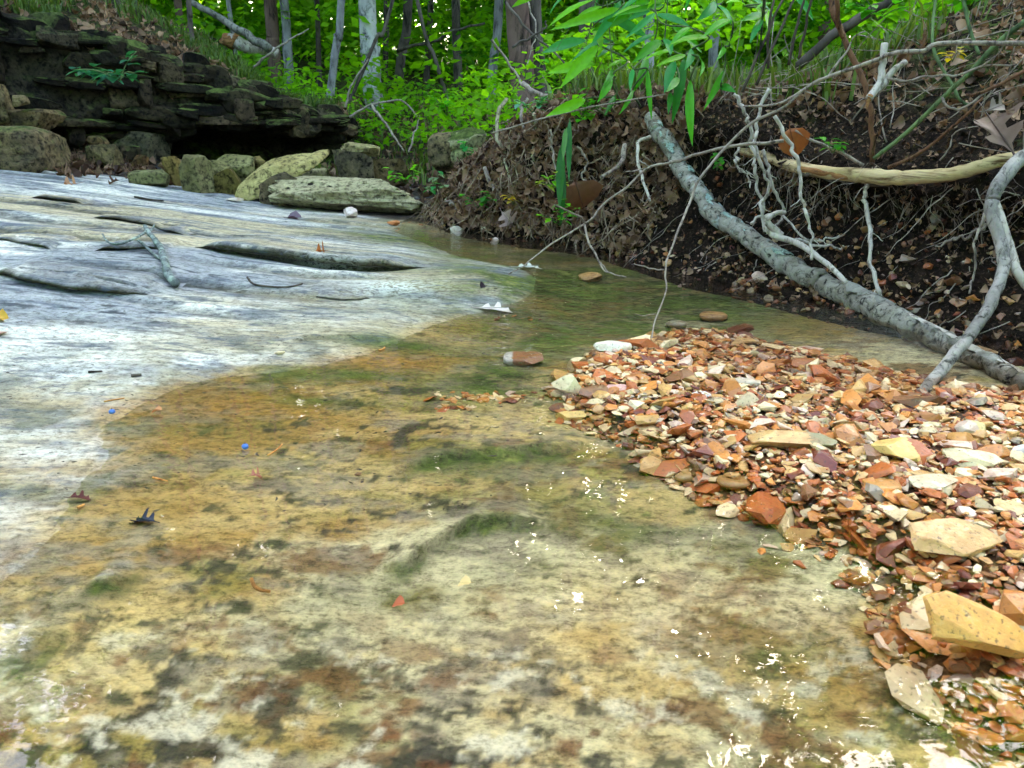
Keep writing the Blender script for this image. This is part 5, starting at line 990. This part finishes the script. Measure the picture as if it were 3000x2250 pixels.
# ------------------------------------------------------------------ cane with long leaves on the bank top
def crop3(x, y): return (1500+x/2.37, y/2.37)
GRN, BLU, YGR, DGR = (.08, .36, .012), (.05, .30, .075), (.16, .46, .012), (.03, .19, .015)
CANES = [ # label, base pixel, Y, leaves [(base, tip, width px in crop, colour, droop)]
 ('river cane leaning far left with bright leaves against the forest', (1830, 300), 2.75, [((800, 420), (640, 480), 26, YGR), ((690, 540), (590, 720), 46, GRN), ((600, 310), (325, 620), 62, YGR), ((560, 190), (628, 345), 52, YGR), ((760, 0), (540, 330), 46, BLU), ((750, 55), (250, 215), 50, YGR), ((570, 0), (235, 185), 32, YGR), ((705, 300), (590, 400), 24, BLU)]),
 ('cane with one long pointed leaf low over the leaf bank', (1790, 330), 2.72, [((515, 690), (230, 810), 56, YGR), ((720, 660), (640, 810), 30, DGR), ((700, 480), (620, 640), 34, GRN)]),
 ('cane with narrow bluish leaves left of the hanging ones', (1880, 300), 2.6, [((940, 480), (970, 840), 30, GRN), ((840, 620), (740, 810), 26, GRN), ((840, 480), (820, 640), 30, BLU), ((1000, 240), (760, 365), 34, BLU), ((1000, 90), (780, 270), 34, BLU), ((1060, 30), (700, 110), 30, GRN), ((940, 380), (840, 655), 50, GRN), ((900, 40), (690, 120), 34, YGR)]),
 ('cane with the broadest hanging dark leaves above the log end', (1960, 310), 2.5, [((1200, 390), (1110, 870), 54, DGR), ((1130, 420), (1055, 650), 52, BLU), ((1040, 280), (830, 440), 54, GRN), ((1060, 270), (1105, 385), 50, BLU), ((1130, 360), (900, 415), 32, YGR), ((1160, 540), (1070, 640), 40, GRN), ((1100, 640), (1085, 800), 30, DGR)]),
 ('cane with the longest leaf hanging over the fallen log', (2040, 300), 2.4, [((1240, 550), (1250, 1040), 52, GRN), ((1250, 340), (1200, 490), 46, BLU), ((1300, 400), (1312, 530), 42, GRN), ((1370, 262), (1100, 300), 44, YGR), ((1000, 100), (1240, 180), 40, BLU), ((1240, 190), (1080, 330), 36, GRN), ((1210, 380), (1000, 460), 34, YGR)]),
 ('cane leaning right with blue green leaves above the white roots', (2120, 270), 2.36, [((1480, 480), (1330, 770), 38, GRN), ((1450, 600), (1560, 640), 40, DGR), ((1530, 140), (1320, 250), 50, GRN), ((1420, 20), (1280, 145), 50, BLU), ((1420, 40), (1530, 170), 44, BLU), ((1480, 330), (1420, 420), 30, GRN), ((1510, 310), (1590, 240), 28, YGR)]),
 ('cane at the top of the bank with yellow green leaf tips', (2220, 230), 2.4, [((1600, 0), (1750, 115), 44, YGR), ((1750, 100), (1580, 145), 38, GRN), ((1740, 130), (1650, 300), 38, BLU), ((1620, 40), (1480, 10), 36, YGR), ((1770, 60), (1780, 220), 34, YGR), ((1800, 20), (1690, 60), 30, GRN)]),
]
def blade_from(parent, a, b, wpx, col, Y, droop=.25, yb=None, outline=LANCE):
    A = PD(*a, Y); B = PD(*b, (yb or Y)-.10); Lm = (B-A).length; w = PXW(wpx/2.37, Y)*1.2
    V, F = leaf(1, w/Lm, outline, droop, .28, 0, rr.uniform(-.5, .5)); V = V*Lm; V[:, 2] += Lm*droop*.9*(V[:, 0]/Lm)
    V = orient(V, A, B, rr.uniform(-.55, .55), Vector((rr.uniform(-.3, .3), -1, .5)))
    o = part('leaf', V, F, M_CANE, parent); c = np.array(col)*rr.uniform(.8, 1.15); o.color = (*c, 1); return A
for k, (lab, bpx, Y, lv_) in enumerate(CANES):
    base = HIT(*bpx); t = thing('river_cane', lab, 'cane', base, 'river cane on the bank top'); st = []
    for (a, b, w, c) in lv_:
        aa, bb = crop3(*a), crop3(*b); st.append((aa, blade_from(t, aa, bb, w, c, Y+rr.uniform(-.06, .06), rr.uniform(.1, .35))))
    st.sort(key=lambda q: -q[0][1]); pl = [base+Vector((0, 0, -.02))]+[q[1] for q in st]
    pl.append(pl[-1]+Vector((rr.uniform(-.03, .06), .05, .25)))
    part('stalk', *tube(pl, .0036, .002, len(pl)*6, 6, 0, 0, k), M_GREENSTEM, t)
    for q in range(11):   # small upper leaves above the frame edge and behind
        A = pl[-1]+Vector((rr.uniform(-.22, .22), rr.uniform(-.02, .3), rr.uniform(-.24, .03))); B = A+Vector((rr.uniform(-.2, .2), rr.uniform(-.05, .1), rr.uniform(-.1, .05))); V, F = leaf(1, .21, LANCE, .3, .3); V *= (B-A).length
        o = part('leaf', orient(V, A, B, rr.uniform(-.5, .5), Vector((0, -1, .6))), F, M_CANE, t); o.color = (*(np.array(rr.choice((GRN, BLU, YGR)))*rr.uniform(.8, 1.1)), 1)
        part('stalk', *tube([pl[-1], (pl[-1]+A)/2+Vector((0, 0, .03)), A], .0012, .0009, 6, 4, 0, 0, q), M_GREENSTEM, t)
BLD = thing('broad_blades', 'broad dark green grass blades hanging down the bank to the water', 'grass', HIT(1655, 400), 'river cane on the bank top')
for a, b, w, c in [((345, 1000), (330, 1470), 50, (.04, .17, .03)), ((402, 820), (395, 1270), 34, (.05, .2, .05)), ((350, 1140), (340, 1560), 48, (.04, .16, .035)), ((380, 880), (352, 1120), 30, (.08, .24, .04))]:
    aa, bb = crop3(*a), crop3(*b); blade_from(BLD, aa, bb, w, c, 2.62, .05)
part('stalk', *tube([HIT(1655, 380), PD(1650, 400, 2.62), PD(1648, 430, 2.62), PD(1646, 480, 2.62)], .004, .002, 16, 6, 0, 0, 1), M_GREENSTEM, BLD)
# small leafy plants
def small_plant(label, px, py, Y, nst, spread, lsize, cols, seed, group='small green plants on the banks', outline=OVATE, wid=.45, height=1.0):
    r = random.Random(seed); c = PD(px, py, Y) if Y else HIT(px, py); t = thing('leafy_plant', label, 'plant', c, group)
    for s in range(nst):
        d = Vector((r.uniform(-1, 1), r.uniform(-.7, .3), r.uniform(.2, 1.2)*height)).normalized(); L_ = spread*r.uniform(.6, 1.2)
        pl = [c, c+d*L_*.5+Vector((0, 0, .1*L_)), c+d*L_]; part('stalk', *tube(pl, lsize*.05, lsize*.03, 8, 4, 0), M_GREENSTEM, t)
        for q in range(5):
            u = .35+.65*q/4; A = pl[0]+(pl[2]-pl[0])*u; a = r.uniform(0, 6.28); B = A+Vector((math.cos(a), math.sin(a), r.uniform(-.3, .5)))*lsize
            V, F = leaf(1, wid, outline, .3, .2); o = part('leaf', orient(V*lsize, A, B), F, M_CANE, t); o.color = (*(np.array(r.choice(cols))*r.uniform(.75, 1.2)), 1)
for k, (lab, a, b, Y, n, sp, ls, cl) in enumerate([
    ('small bright green plant low on the leaf bank near the pitted slab', 1400, 610, 3.0, 4, .10, .035, (GRN, DGR)), ('yellow green plant on top of the long pitted slab', 1190, 540, 3.6, 4, .10, .04, (YGR, GRN)), ('pale green plant right of the pitted slab', 1275, 560, 3.3, 4, .08, .035, ((.18, .28, .14), BLU)),
    ('yellow green sprig in front of the broad blades', 1620, 555, 2.6, 4, .07, .03, (YGR, (.34, .42, .04))), ('green plant at the water edge below the broad blades', 1640, 660, 2.55, 5, .08, .03, (GRN, YGR)), ('bluish round leaved plant on the bank top', 1560, 330, 2.95, 4, .08, .04, (BLU, (.12, .32, .2))), ('light green plant on the bank top above the broad blades', 1690, 360, 2.75, 6, .12, .045, (YGR, GRN)),
    ('small plant growing from the mossy boulder', 1360, 455, 4.15, 3, .08, .05, (BLU, GRN)), ('bright green plant behind the mossy boulder', 1310, 340, 4.8, 5, .16, .06, (GRN, YGR)), ('feathery green seedling on the soil left of the brown stem', 2440, 450, 1.95, 3, .05, .025, (GRN, DGR)), ('small seedling in the dark undercut behind the log', 2100, 500, 2.3, 3, .05, .022, (DGR, GRN)), ('yellow leaved sprig beside the green stems at upper right', 2790, 180, 1.8, 2, .04, .022, ((.62, .48, .02), (.5, .4, .03))), ('star leaved green plant at the top of the soil slope', 2570, 60, 2.2, 5, .10, .045, (GRN, YGR)), ('light green plant in the upper right corner', 2840, 30, 2.0, 4, .10, .045, (YGR, GRN)), ('yellow dying sprig on the purple leaves', 1505, 600, 2.9, 2, .05, .03, ((.6, .42, .02), (.5, .4, .05)))]):
    small_plant(lab, a, b, Y, n, sp, ls, cl, 500+k)
small_plant('teal leaved shrub sprig hanging on the dark ledge', 350, 235, 4.25, 8, .20, .075, ((.03, .16, .09), (.04, .2, .10)), 700, wid=.5, height=.2)
# bank top grass and hillside grass
def grass(name, label, pts, hgt, mat_, tint):
    Vs, Ts = [], []; n = len(pts)
    for p in pts:
        h_ = hgt*rg.uniform(.4, 1.3); a = rg.uniform(0, 6.28); d = np.array([math.cos(a), math.sin(a), 0]); b = rg.uniform(.1, .9)*h_; w = h_*.035+.0012; s = np.cross(d, [0, 0, 1])*w
        m_ = p+d*b*.3+np.array([0, 0, h_*.6]); e = p+d*b+np.array([0, 0, h_*rg.uniform(.6, 1.)]); Vs.append([p-s, p+s, m_+s*.8, m_-s*.8, e]); Ts.append(np.full(5, np.clip(rg.normal(*tint), 0, 1)))
    V = np.array(Vs).reshape(-1, 3); i = np.arange(n)[:, None]*5; F = np.concatenate([i+np.array([[0, 1, 2]]), i+np.array([[0, 2, 3]]), i+np.array([[3, 2, 4]])])
    return kind(link(name, new_mesh(name, V, F, True, {'tint': np.concatenate(Ts)}), mat_), 'stuff', label)
ss, tt = rg.uniform(.22, .86, 17000), 9.7+rg.gamma(2.2, .6, 17000); pg, _ = ledge.at(ss, np.minimum(tt, 13)); msk = fbm(pg*1.3, 3, 77) > -.2; grass('hillside_grass', 'fine green grass along the top of the ledge', pg[msk], .10, M_GRASS, (.5, .25))
gxs, gys = rg.uniform(-1.4, 3.5, 6000), rg.uniform(4.6, 11, 6000); pg = np.array([tuple(DROP(a, b)) for a, b in zip(gxs, gys)]); grass('gap_grass', 'grass in the gap behind the slabs', pg, .13, M_GRASS, (.5, .25))
sg_ = rg.uniform(.30, .86, 6500); pg, _ = bank.at(sg_, 7.8+rg.gamma(3., .9, 6500)); msk = (pg[:, 2] > .40) & (rg.random(6500) < sstep(.34, .50, sg_)+.10) & (fbm(pg*2.2, 3, 78)+.25*(pg[:, 1]-2.6) > .05); grass('bank_top_grass', 'grass and thin stems along the bank top', pg[msk], .12, M_GRASS, (.55, .25))

# ------------------------------------------------------------------ forest
def leaf_cloud(n, centers, rad, size, seed, dirb=(0, 0, 1)):
    r = np.random.default_rng(seed); c = np.asarray(centers, float); k = r.integers(0, len(c), n)
    v = r.normal(size=(n, 3)); v /= np.linalg.norm(v, axis=1)[:, None]; p = c[k]+v*(r.random(n)**.5)[:, None]*np.asarray(rad)[k % len(rad)][:, None]*np.array([1, 1, .55])
    a = r.uniform(0, 6.28, n); tilt = r.normal(0, .55, n); d = np.stack([np.cos(a), np.sin(a), np.sin(tilt)], 1); d /= np.linalg.norm(d, axis=1)[:, None]
    up = np.stack([r.normal(0, .5, n), r.normal(-.15, .5, n), np.ones(n)], 1); s = np.cross(d, up); s /= np.linalg.norm(s, axis=1)[:, None]; u = np.cross(s, d)
    L_ = size*r.uniform(.6, 1.4, n)[:, None]; w = L_*.30
    V = np.stack([p, p+d*L_*.45+s*w-u*L_*.06, p+d*L_-u*L_*.12, p+d*L_*.45-s*w-u*L_*.06], 1).reshape(-1, 3)
    i = np.arange(n)[:, None]*4; F = np.concatenate([i+np.array([[0, 1, 2]]), i+np.array([[0, 2, 3]])])
    cl = r.uniform(0, 1, len(c))[k]; T = np.repeat(np.clip(.55*cl+.45*r.random(n), 0, 1), 4)
    return V, F, T
def crown_mesh(seed, n=3600, R=2.6, H=3.2):
    r = np.random.default_rng(seed); m = 42; th = r.uniform(0, 6.28, m); rr_ = R*np.sqrt(r.random(m)); z = r.uniform(-H*.5, H*.5, m)
    c = np.stack([rr_*np.cos(th), rr_*np.sin(th), z*(1-.5*(rr_/R)**2)], 1)
    V, F, T = leaf_cloud(n, c, r.uniform(.35, .8, m), .16, seed); return new_mesh('crown', V, F, True, {'tint': T})
crowns = [crown_mesh(900+k) for k in range(4)]
for c in crowns: c.materials.append(M_FOL)
TREES = [ # label, base px, base py, Y, width px, top px at frame top, bark, height, crown scale
 ('pale grey white trunked tree, brightest trunk in the forest', 1092, 300, 8.2, 46, 1078, M_TRUNKW, 9, 1.0),
 ('straight reddish brown trunk left of the grey one', 797, 150, 9.2, 34, 790, M_TRUNKR, 9, 1.0),
 ('slender straight grey trunk beside the reddish one', 838, 155, 9.0, 24, 832, M_TRUNKG, 9, .9),
 ('leaning grey brown tree left of the white trunk', 958, 270, 7.2, 20, 1000, M_TRUNKG, 6, .7),
 ('dark thin tree just right of the white trunk', 1160, 270, 9.5, 24, 1195, M_TRUNK, 8, .9),
 ('dark upright tree in the middle of the forest view', 1345, 345, 9.0, 22, 1335, M_TRUNK, 8, .9),
 ('thick brown trunk in the centre, widest in the forest', 1545, 250, 6.8, 62, 1512, M_TRUNKR, 10, 1.1),
 ('dark trunk growing against the thick brown one', 1592, 250, 6.9, 36, 1568, M_TRUNK, 9, .9),
 ('grey leaning trunk just left of the thick brown one', 1432, 285, 8.4, 24, 1462, M_TRUNKG, 8, .9),
 ('dark trunk half hidden behind the cane leaves', 1712, 250, 6.6, 40, 1718, M_TRUNK, 9, 1.0),
 ('pale mottled trunk behind the cane top', 1905, 220, 6.2, 30, 1900, M_TRUNKG, 8, 1.0),
 ('thin dark tree on the hillside above the ledge', 362, 118, 6.0, 17, 338, M_TRUNK, 5, .6),
 ('thin dark sapling on the grassy slope right of the hillside tree', 566, 155, 6.3, 12, 552, M_TRUNK, 5, .6),
 ('short dark trunk far up the hillside', 522, 50, 10., 20, 518, M_TRUNKR, 8, 1.0),
 ('thin sapling left of the reddish trunk', 690, 130, 8.6, 12, 668, M_TRUNKG, 6, .7),
 ('thin dark sapling between grey trunk and leaning tree', 932, 215, 9.8, 13, 928, M_TRUNK, 7, .8),
 ('dark sapling leaning right behind the bent branch', 1010, 320, 7.0, 9, 1150, M_TRUNK, 5, .5),
 ('far dark trunk between the middle tree and the grey leaning one', 1250, 330, 11., 16, 1262, M_TRUNK, 8, .9),
 ('thin dark stem far behind the white trunk', 1128, 250, 12., 14, 1132, M_TRUNK, 8, .9),
 ('slim trunk left of the thin hillside tree', 200, 60, 8.0, 18, 205, M_TRUNKR, 7, .9),
 ('dark leaning sapling crossing the middle forest', 1330, 240, 7.6, 10, 1222, M_TRUNK, 5, .5),
 ('distant grey trunk right of the pale mottled one', 2090, 170, 8.5, 24, 2100, M_TRUNKG, 8, 1.),
 ('distant brown trunk above the soil slope', 2420, 90, 9.0, 30, 2425, M_TRUNKR, 9, 1.1)]
for k, (lab, a, b, Y, w, tp, bm_, H, cs) in enumerate(TREES):
    base = PD(a, b, Y); dr = DROP(base.x, base.y); base.z = dr.z-.05
    top = PD(tp, 0, Y); r0 = PXW(w, Y)/2; sl = (top-base)/max(.3, top.z-base.z)
    t = thing('forest_tree', lab, 'tree', base, 'trees of the forest')
    pl = [base, base+sl*.12+Vector((0, 0, 0)), base+sl*.6, top]; z = top.z
    e = top+Vector((sl.x*.6*(H*.5), sl.y, H*.5)); f = top+Vector((sl.x*.6*H+rr.uniform(-.3, .3), rr.uniform(-.3, .3), H))
    R_ = [r0*1.5, r0*1.08, r0, r0*.97, r0*.8, r0*.25]
    tk = part('trunk', *tube(pl+[e, f], 0, 0, 60, 12, .10, r0*.18, k, radii=R_), bm_, t)
    for q in range(4):
        p0 = top+(f-top)*(.25+.18*q); a_q = rr.uniform(0, 6.28); p1 = p0+Vector((math.cos(a_q), math.sin(a_q), .7))*H*.16*cs; part('limb', *tube([p0, (p0+p1)/2+Vector((0, 0, .1)), p1], r0*.35, r0*.1, 10, 6, .1, .02, q), bm_, tk)
    cr = link('crown', crowns[k % 4], None, t); cr.location = (f-base)*.86; cr.scale = (cs, cs, cs*H/8); cr.rotation_euler = (0, 0, rr.uniform(0, 6))
# bare limbs in view
for k, (lab, pl, r_) in enumerate([('dark arching limb reaching right in front of the middle forest', [(1165, 150, 8.8), (1200, 135, 8.7), (1280, 118, 8.6), (1330, 90, 8.5), (1420, 68, 8.4)], .03), ('grey bent branch arching over the end of the ledge', [(1012, 352, 5.6), (1050, 325, 5.6), (1089, 307, 5.6), (1166, 294, 5.6), (1200, 312, 5.6), (1222, 343, 5.6)], .014), ('pale straight stick leaning in the gap', [(1089, 310, 5.5), (1130, 365, 5.4), (1184, 443, 5.3)], .016), ('yellowish short stick leaning beside the pale one', [(1198, 445, 5.3), (1215, 390, 5.4), (1229, 340, 5.5)], .010), ('long pale bare branch slanting across the hillside', [(741, 199, 6.4), (800, 150, 6.4), (860, 110, 6.4), (905, 85, 6.4)], .014), ('thin brown stick above the end of the ledge', [(1012, 315, 6.0), (1030, 250, 6.0), (1080, 172, 6.0)], .014), ('dark bare branch slanting down left of the cane', [(1480, 5, 4.8), (1540, 80, 4.7), (1620, 150, 4.6), (1690, 230, 4.5)], .012), ('grey twisted branch left of the cane leaves', [(1440, 115, 4.4), (1500, 200, 4.4), (1545, 260, 4.3), (1590, 275, 4.3)], .011), ('pale curved branch lying on the bank top behind the leaf bank', [(1530, 245, 3.9), (1580, 275, 3.8), (1640, 282, 3.7), (1690, 262, 3.7)], .018), ('thin leaning branch beside the thick brown trunk', [(1545, 0, 4.9), (1570, 90, 4.8), (1545, 190, 4.7)], .008), ('forked dark branch behind the cane', [(1500, 140, 4.6), (1590, 85, 4.6), (1600, 60, 4.6)], .010)]):
    wood('bare_limb', lab, 'branch', pl, (r_*.7, r_*.35), M_TRUNK if 'dark' in lab else M_TWIG, jag=.008, wob=.15, seed=150+k, n=30, group='bare branches in the forest')
FL = thing('fallen_log', 'pale fallen trunk lying on the hillside with a torn end', 'log', PD(740, 150, 7.2)); part('trunk', *tube(pts_px([(672, 118, 7.2), (720, 135, 7.2), (770, 148, 7.2), (812, 158, 7.2)]), .06, .04, 24, 12, .15, .01, 3), M_WOODW, FL); part('torn_end', *tube(pts_px([(655, 112, 7.2), (668, 118, 7.2), (690, 124, 7.2)]), .05, .062, 10, 10, .5, .01, 4), M_RUSTB, FL)
wood('fallen_pole', 'long pale pole leaning over the fallen trunk on the hillside', 'log', [(560, 5, 7.3), (640, 50, 7.2), (720, 100, 7.1), (790, 145, 7.05)], (.025, .04), M_WOODG, seed=170, jag=.01)
# understorey and far forest
cs_, rd_ = [], []
for k in range(620):
    Y = rg.uniform(7.5, 17); a = rg.uniform(-200, 3200); x = (a-1500)/FPX*Y; zg = DROP(x, Y).z; z = zg+rg.uniform(.15, 4.5)*rg.random()**.6
    cs_.append((x, Y, z)); rd_.append(rg.uniform(.25, .75))
V, F, T = leaf_cloud(56000, cs_, np.array(rd_), .11, 41); kind(link('understorey_foliage', new_mesh('understorey_foliage', V, F, True, {'tint': T}), M_FOL), 'stuff', 'green leaves of the forest understorey')
cs_, rd_ = [], []
for k in range(1100):
    Y = rg.uniform(16, 34); x = rg.uniform(-1.1, 1.1)*Y; zg = float(gf(np.array([x]), np.array([Y]))[0]); cs_.append((x, Y, zg+(rg.uniform(0, .24) if k % 3 else rg.uniform(0, .62))*Y)); rd_.append(rg.uniform(.8, 2.0))
V, F, T = leaf_cloud(95000, cs_, np.array(rd_), .38, 42); kind(link('forest_foliage', new_mesh('forest_foliage', V, F, True, {'tint': T}), M_FOL), 'stuff', 'far green wall of forest leaves')
cs_ = [(PD(a, b, Y).x, Y, PD(a, b, Y).z) for a, b, Y in [(980, 330, 6.6), (1050, 380, 6.2), (1150, 330, 6.8), (1250, 400, 6.2), (1280, 300, 7.2), (1400, 300, 6.5), (1450, 240, 5.8), (1190, 270, 7.5), (900, 280, 6.6), (860, 230, 6.8), (1620, 200, 5.2), (1700, 150, 5.), (1480, 330, 4.6), (1800, 120, 4.6), (2000, 60, 4.4), (2150, 40, 4.), (2700, 20, 3.2), (2900, 10, 3.), (1330, 330, 5.6), (700, 200, 6.6)]]
V, F, T = leaf_cloud(3600, cs_, np.array([.28]), .06, 43); kind(link('shrub_foliage', new_mesh('shrub_foliage', V, F, True, {'tint': np.clip(T+.15, 0, 1)}), M_FOL), 'stuff', 'leaves of low shrubs behind the banks')
cs_, rd_ = [], []
for k in range(800):
    Y = rg.uniform(13, 22); x = rg.uniform(-1.0, 1.0)*Y; cs_.append((x, Y, Y*((.17+.85*rg.random()) if k % 2 else rg.uniform(.32, .82)))); rd_.append(rg.uniform(.8, 1.9))
V, F, T = leaf_cloud(56000, cs_, np.array(rd_), .44, 44); kind(link('forest_canopy', new_mesh('forest_canopy', V, F, True, {'tint': T}), M_FOL), 'stuff', 'leafy canopy of the forest beyond the stream')
cs_, rd_ = [], []
for k in range(420):                     # the same forest goes on beside and behind the viewer
    th = rg.uniform(math.radians(62), math.radians(298)); R = rg.uniform(5.0, 11.0); z = .5+rg.random()*R*.95
    cs_.append((R*math.sin(th), R*math.cos(th), z)); rd_.append(rg.uniform(.5, 1.3))
V, F, T = leaf_cloud(42000, cs_, np.array(rd_), .30, 45); kind(link('surrounding_foliage', new_mesh('surrounding_foliage', V, F, True, {'tint': T}), M_FOL), 'stuff', 'forest leaves around the stream, outside the picture')
cs_, rd_ = [], []
for k in range(420):
    Y = rg.uniform(32, 50); x = rg.uniform(-1.0, 1.0)*Y; cs_.append((x, Y, float(gf(np.array([x]), np.array([Y]))[0])+Y*.45*rg.random())); rd_.append(rg.uniform(2.0, 4.0))
V, F, T = leaf_cloud(26000, cs_, np.array(rd_), .95, 46); kind(link('distant_foliage', new_mesh('distant_foliage', V, F, True, {'tint': T}), M_FOL), 'stuff', 'most distant forest leaves')
